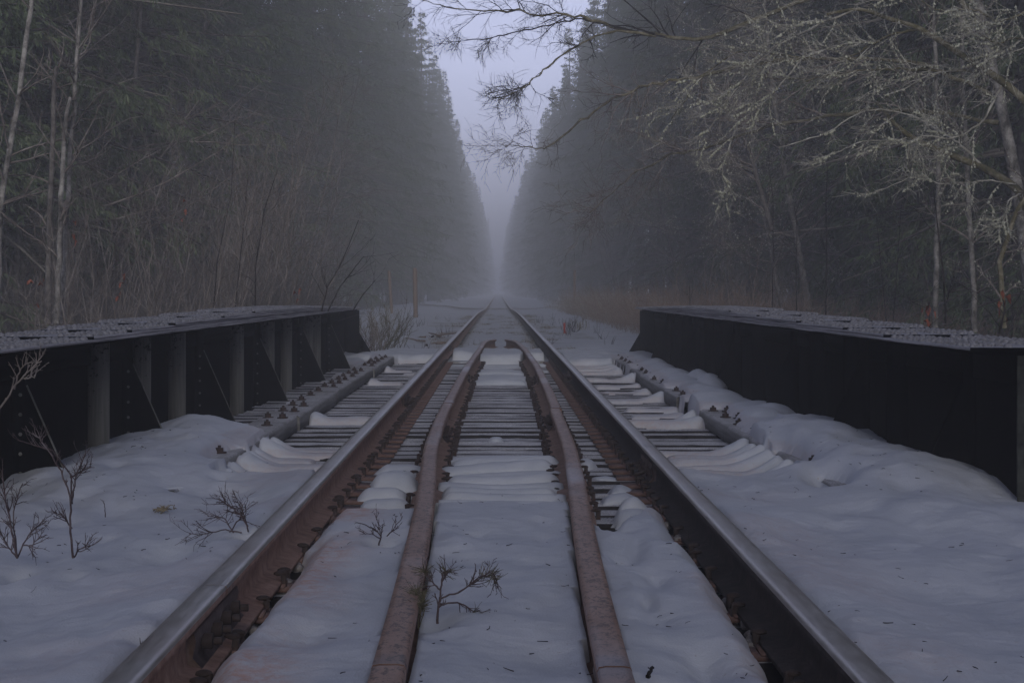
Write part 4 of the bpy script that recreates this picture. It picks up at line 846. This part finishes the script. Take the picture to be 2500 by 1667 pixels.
# posts
for i,(px,py0,py1,Y,w,lab) in enumerate([(1015,655,760,62,.13,'weathered orange brown wooden post in the snow left of the line'),(957,662,745,70,.09,'thin grey leaning post left of the brown one'),(1402,660,728,75,.10,'faint wooden post in the mist right of the line')]):
    b=at(px,py0,Y); x=b[0]; z0=gz(x,Y)-.1; z1=b[2]; root=empty('wooden_post',(x,Y,z0)); tag(root,lab,'post'); mb=MB(); n=6
    P=np.zeros((1,n,3)); P[0,:,2]=np.linspace(0,z1-z0,n); P[0,:,0]=np.linspace(0,(-.03,-.12,.02)[i],n); tubes(mb,P,np.full((1,n),w*.7)*(1+.06*rng.normal(size=(1,n))),7); mb.build('shaft',M['post'],root)
    cp=MB(); a=np.arange(7)*2*pi/7; c=P[0,-1]; cp.add([c+np.array([w*.7*math.cos(t),w*.7*math.sin(t),0]) for t in a]+[c+np.array([0,0,.04])],None,[[k,(k+1)%7,7] for k in range(7)]); cp.build('top',M['post'],root)
# red marker
p=at(1378,788,38); root=empty('track_marker',(p[0],38,gz(p[0],38)-.03)); tag(root,'small red marker stake in the snow right of the rails','marker')
mb=MB(); mb.box(-.022,.022,-.01,.01,0,.26,j=.002); mb.build('stake',M['red'],root); mb=MB(); mb.box(-.022,.045,-.014,-.0105,.02,.06); mb.build('tab',M['red'],root)

def stone(x,y,z,sz,label,mat):
    a=np.arange(7)*2*pi/7; V=[]
    for rr,zz in ((.75,-.5),(1,.0),(.8,.45),(.35,.7)): V+=[(sz*rr*math.cos(t)*rng.uniform(.75,1.2),sz*rr*math.sin(t)*rng.uniform(.75,1.2),sz*zz*rng.uniform(.7,1.1)) for t in a]
    mb=MB(); mb.add(V,[[q*7+k,q*7+(k+1)%7,(q+1)*7+(k+1)%7,(q+1)*7+k] for q in range(3) for k in range(7)]+[[21,22,23,24],[21,24,25,26],[21,26,27,21]][:2]); o=mb.build('ballast_stone',mat,None,False,(x,y,z)); tag(o,label,'stone','stones in the melted troughs')
for k in range(34):
    sd=-1 if k%2 else 1; stone(sd*rng.uniform(.665,.70),rng.uniform(3.3,6.9),TIE+rng.uniform(.0,.015),rng.uniform(.012,.03),'rough frosted stone in the melted trough inside a running rail',M['stone'])
# ------------------------------------------------------------------ little plants in the near snow
def twigplant(label,lines,Y,r0,mat=None,tw=10,tl=.08,sub=3,moss=0,name='twig_plant',up=.05):
    mat=mat or M['ftwig']; org=at(*lines[0][0],Y); root=empty(name,org); tag(root,label,'small plant','twigs poking out of the snow')
    for li,pts in enumerate(lines):
        P0=np.array([at(a,b,Y+.02*li) for a,b in pts])-org; n=len(pts)*3+2; t=np.linspace(0,len(pts)-1,n); P=np.stack([np.interp(t,np.arange(len(pts)),P0[:,c]) for c in range(3)],-1); P[1:]+=rng.normal(size=(n-1,3))*r0*.35; P[:,1]+=np.linspace(0,rng.uniform(-.08,.08),n)
        rr=r0*(1 if li==0 else .75); R=np.linspace(rr,rr*.45,n)[None]; mb=MB(); tubes(mb,P[None],R,5)
        S,D,r,tt,_=spawn(P[None],R,tw,.25,1,.75,.3); D[:,2]+=up; B=grow(S,D,tl*rng.uniform(.4,1.2,len(S)),5,.13,up); rB=taper(np.clip(r*.7,.001,.004),5,.5); tubes(mb,B,rB,4)
        if sub: S,D,r,tt,_=spawn(B,rB,sub,.3,1,.7,.2); T=grow(S,D,tl*.35*rng.uniform(.4,1.2,len(S)),3,.12,up); tubes(mb,T,taper(np.clip(r*.8,.0009,.003),3,.7),3)
        mb.build('stem',mat,root)
        if moss:
            g=MB(); n_=moss; S,D,_,_,_=spawn(P[None],R,n_,.72,1,1.2,0); tubes(g,grow(S,D,.035*rng.uniform(.4,1.3,n_),3,.2,0),taper(np.full(n_,.0009),3,.6),3); g.build('moss_tuft',M['moss'],root)
twigplant('grey branching shrub in the snow in front of the left girder',[[(178,1362),(172,1280),(176,1220),(150,1140),(105,1070),(90,1058)],[(176,1230),(172,1160),(125,1100),(70,1085),(38,1075)],[(176,1220),(190,1160),(220,1100)],[(180,1360),(195,1340),(222,1330)],[(172,1165),(200,1150),(235,1135)],[(176,1290),(160,1265),(150,1250)]],5.3,.004,M['ftwig'],11,.055,3,up=.12)
twigplant('pale branching twig at the far left edge over the black girder',[[(-10,1190),(0,1000),(35,950),(75,905),(110,880)],[(35,950),(50,900),(68,885)],[(60,925),(85,920),(95,900)],[(75,905),(95,870)]],5.6,.0042,M['twig'],8,.05,2,up=.1)
twigplant('tangle of bare twigs at the bottom of the left edge snow',[[(42,1362),(25,1300),(5,1200),(-5,1150)],[(42,1362),(62,1310),(95,1275)],[(40,1360),(30,1250),(50,1180)],[(42,1362),(10,1330),(-10,1300)],[(55,1330),(80,1330),(100,1310)]],5.3,.004,M['ftwig'],12,.06,3,up=.05)
twigplant('sprawling bare twigs on the snow left of the left rail',[[(605,1285),(585,1255),(560,1235),(535,1218)],[(590,1300),(550,1290),(500,1300),(470,1296)],[(606,1298),(598,1260),(592,1240),(560,1232)],[(570,1300),(545,1268),(500,1264)],[(560,1300),(590,1260),(592,1230)]],5.8,.0036,M['ftwig'],12,.075,3,up=.02)
twigplant('small forked twig in the snow between left rail and guard rail',[[(925,1330),(932,1305),(918,1285),(878,1268)],[(930,1308),(925,1285),(915,1262)],[(945,1308),(962,1290),(985,1255)],[(930,1315),(905,1306),(885,1310)]],5.75,.003,M['ftwig'],8,.04,2,up=.08)
twigplant('largest twig plant in the centre snow with mossy tips',[[(1068,1522),(1070,1490),(1075,1440),(1082,1400),(1098,1396)],[(1076,1460),(1120,1445),(1170,1410),(1200,1398),(1214,1418)],[(1075,1475),(1120,1470),(1150,1490),(1185,1515)],[(1076,1440),(1050,1420),(1030,1395)],[(1120,1445),(1150,1425),(1195,1393)]],4.45,.0036,M['ftwig'],12,.045,3,36,up=.06)
twigplant('mossy tuft against the inside of the left guard rail',[[(1022,1535),(1020,1490),(1012,1450)],[(1024,1530),(1035,1490),(1030,1460)]],4.4,.002,M['moss'],12,.035,2,60)
twigplant('single bent twig beside the left rail trough',[[(775,1308),(795,1290),(820,1262)]],5.9,.0026,M['ftwig'],4,.05,2)
twigplant('tiny upright twig in the left snow',[[(257,1262),(256,1240),(253,1222)]],6.0,.002,M['ftwig'],3,.02,0)
twigplant('needle thin twig near the bottom left of the rail',[[(345,1580),(347,1565),(350,1548)]],4.0,.0015,M['ftwig'],1,.02,0)
twigplant('thin twig in the snow inside the right rail',[[(1690,1335),(1684,1318),(1683,1300)]],5.6,.0014,M['dtwig'],1,.02,0)
twigplant('dark bark scrap between right guard rail and right rail',[[(1580,1650),(1592,1646),(1600,1644)]],3.75,.005,M['dtwig'],1,.02,0)
# far little weeds around the rails
for k in range(26):
    y=rng.uniform(24,60); x=rng.choice([-1,1])*rng.uniform(.9,2.6)
    root=empty('snow_weed',(x,y,gz(x,y)-.02)); tag(root,'tiny bare weed stalk in the snow beyond the bridge','weed','weeds beyond the bridge'); mb=MB(); n=6
    P=grow(rng.normal(size=(n,3))*np.array([.05,.05,0]),np.stack([rng.normal(size=n)*.5,rng.normal(size=n)*.4,np.ones(n)],-1),.22*rng.uniform(.5,1.3,n),5,.12,0); tubes(mb,P,taper(np.full(n,.004),5,.5),3); mb.build('stalk',M['dtwig'],root)

# ------------------------------------------------------------------ sky, sun, haze
w=bpy.data.worlds.new('World'); sc.world=w; w.use_nodes=True; nt=w.node_tree; bg=nt.nodes['Background']
sky=nt.nodes.new('ShaderNodeTexSky'); sky.sky_type='NISHITA'; sky.sun_disc=False
EL=radians(13); AZ=radians(177)     # sun: bearing from the line of view (+Y) towards the right (+X)
sky.sun_elevation=EL; sky.sun_rotation=AZ; sky.air_density=1.0; sky.dust_density=3.0; sky.ozone_density=1.5
mx=nt.nodes.new('ShaderNodeMix'); mx.data_type='RGBA'; mx.inputs[0].default_value=.7
tc=nt.nodes.new('ShaderNodeTexCoord'); sp=nt.nodes.new('ShaderNodeSeparateXYZ'); nt.links.new(tc.outputs['Generated'],sp.inputs[0])
cr=nt.nodes.new('ShaderNodeValToRGB'); e=cr.color_ramp.elements; e[0].position=.13; e[0].color=(1,1,1,1); e[1].position=.50; e[1].color=(.145,.15,.163,1); nt.links.new(sp.outputs[2],cr.inputs[0])
vm=nt.nodes.new('ShaderNodeVectorMath'); vm.operation='MULTIPLY'; vm.inputs[1].default_value=(19.6,21,30.5); nt.links.new(cr.outputs[0],vm.inputs[0])
nt.links.new(sky.outputs[0],mx.inputs[6]); nt.links.new(vm.outputs[0],mx.inputs[7])   # overcast veil over the blue sky
nt.links.new(mx.outputs[2],bg.inputs[0]); bg.inputs[1].default_value=.15
L=bpy.data.lights.new('sun','SUN'); L.energy=5.0; L.angle=radians(16); L.color=(1,.965,.915); so=bpy.data.objects.new('sun',L); C.objects.link(so)
import mathutils
d=mathutils.Vector((math.sin(AZ)*math.cos(EL),math.cos(AZ)*math.cos(EL),math.sin(EL))); so.rotation_euler=(-d).to_track_quat('-Z','Y').to_euler(); so.location=(20,-20,40)
hz=MB(); hz.box(-150,150,-64,920,-6,31.5); ho=hz.build('haze',[]); hm=bpy.data.materials.new('haze'); hm.use_nodes=True; t=hm.node_tree
t.nodes.remove(t.nodes['Principled BSDF']); pv=t.nodes.new('ShaderNodeVolumePrincipled'); pv.inputs['Color'].default_value=(.89,.905,.955,1); pv.inputs['Density'].default_value=.0049; pv.inputs['Anisotropy'].default_value=.0
t.links.new(pv.outputs[0],[n for n in t.nodes if n.type=='OUTPUT_MATERIAL'][0].inputs['Volume']); ho.data.materials.append(hm); tag(ho,'pale blue fog filling the forest corridor','fog',None,'stuff')

sc.render.engine='CYCLES'; cy=sc.cycles
cy.use_denoising=True; cy.max_bounces=6; cy.diffuse_bounces=3; cy.glossy_bounces=2; cy.volume_bounces=4; cy.transparent_max_bounces=4; cy.caustics_reflective=False; cy.caustics_refractive=False
cy.use_adaptive_sampling=True; cy.adaptive_threshold=.02
sc.view_settings.view_transform='Standard'; sc.view_settings.look='None'; sc.view_settings.exposure=-1.12; sc.view_settings.gamma=1
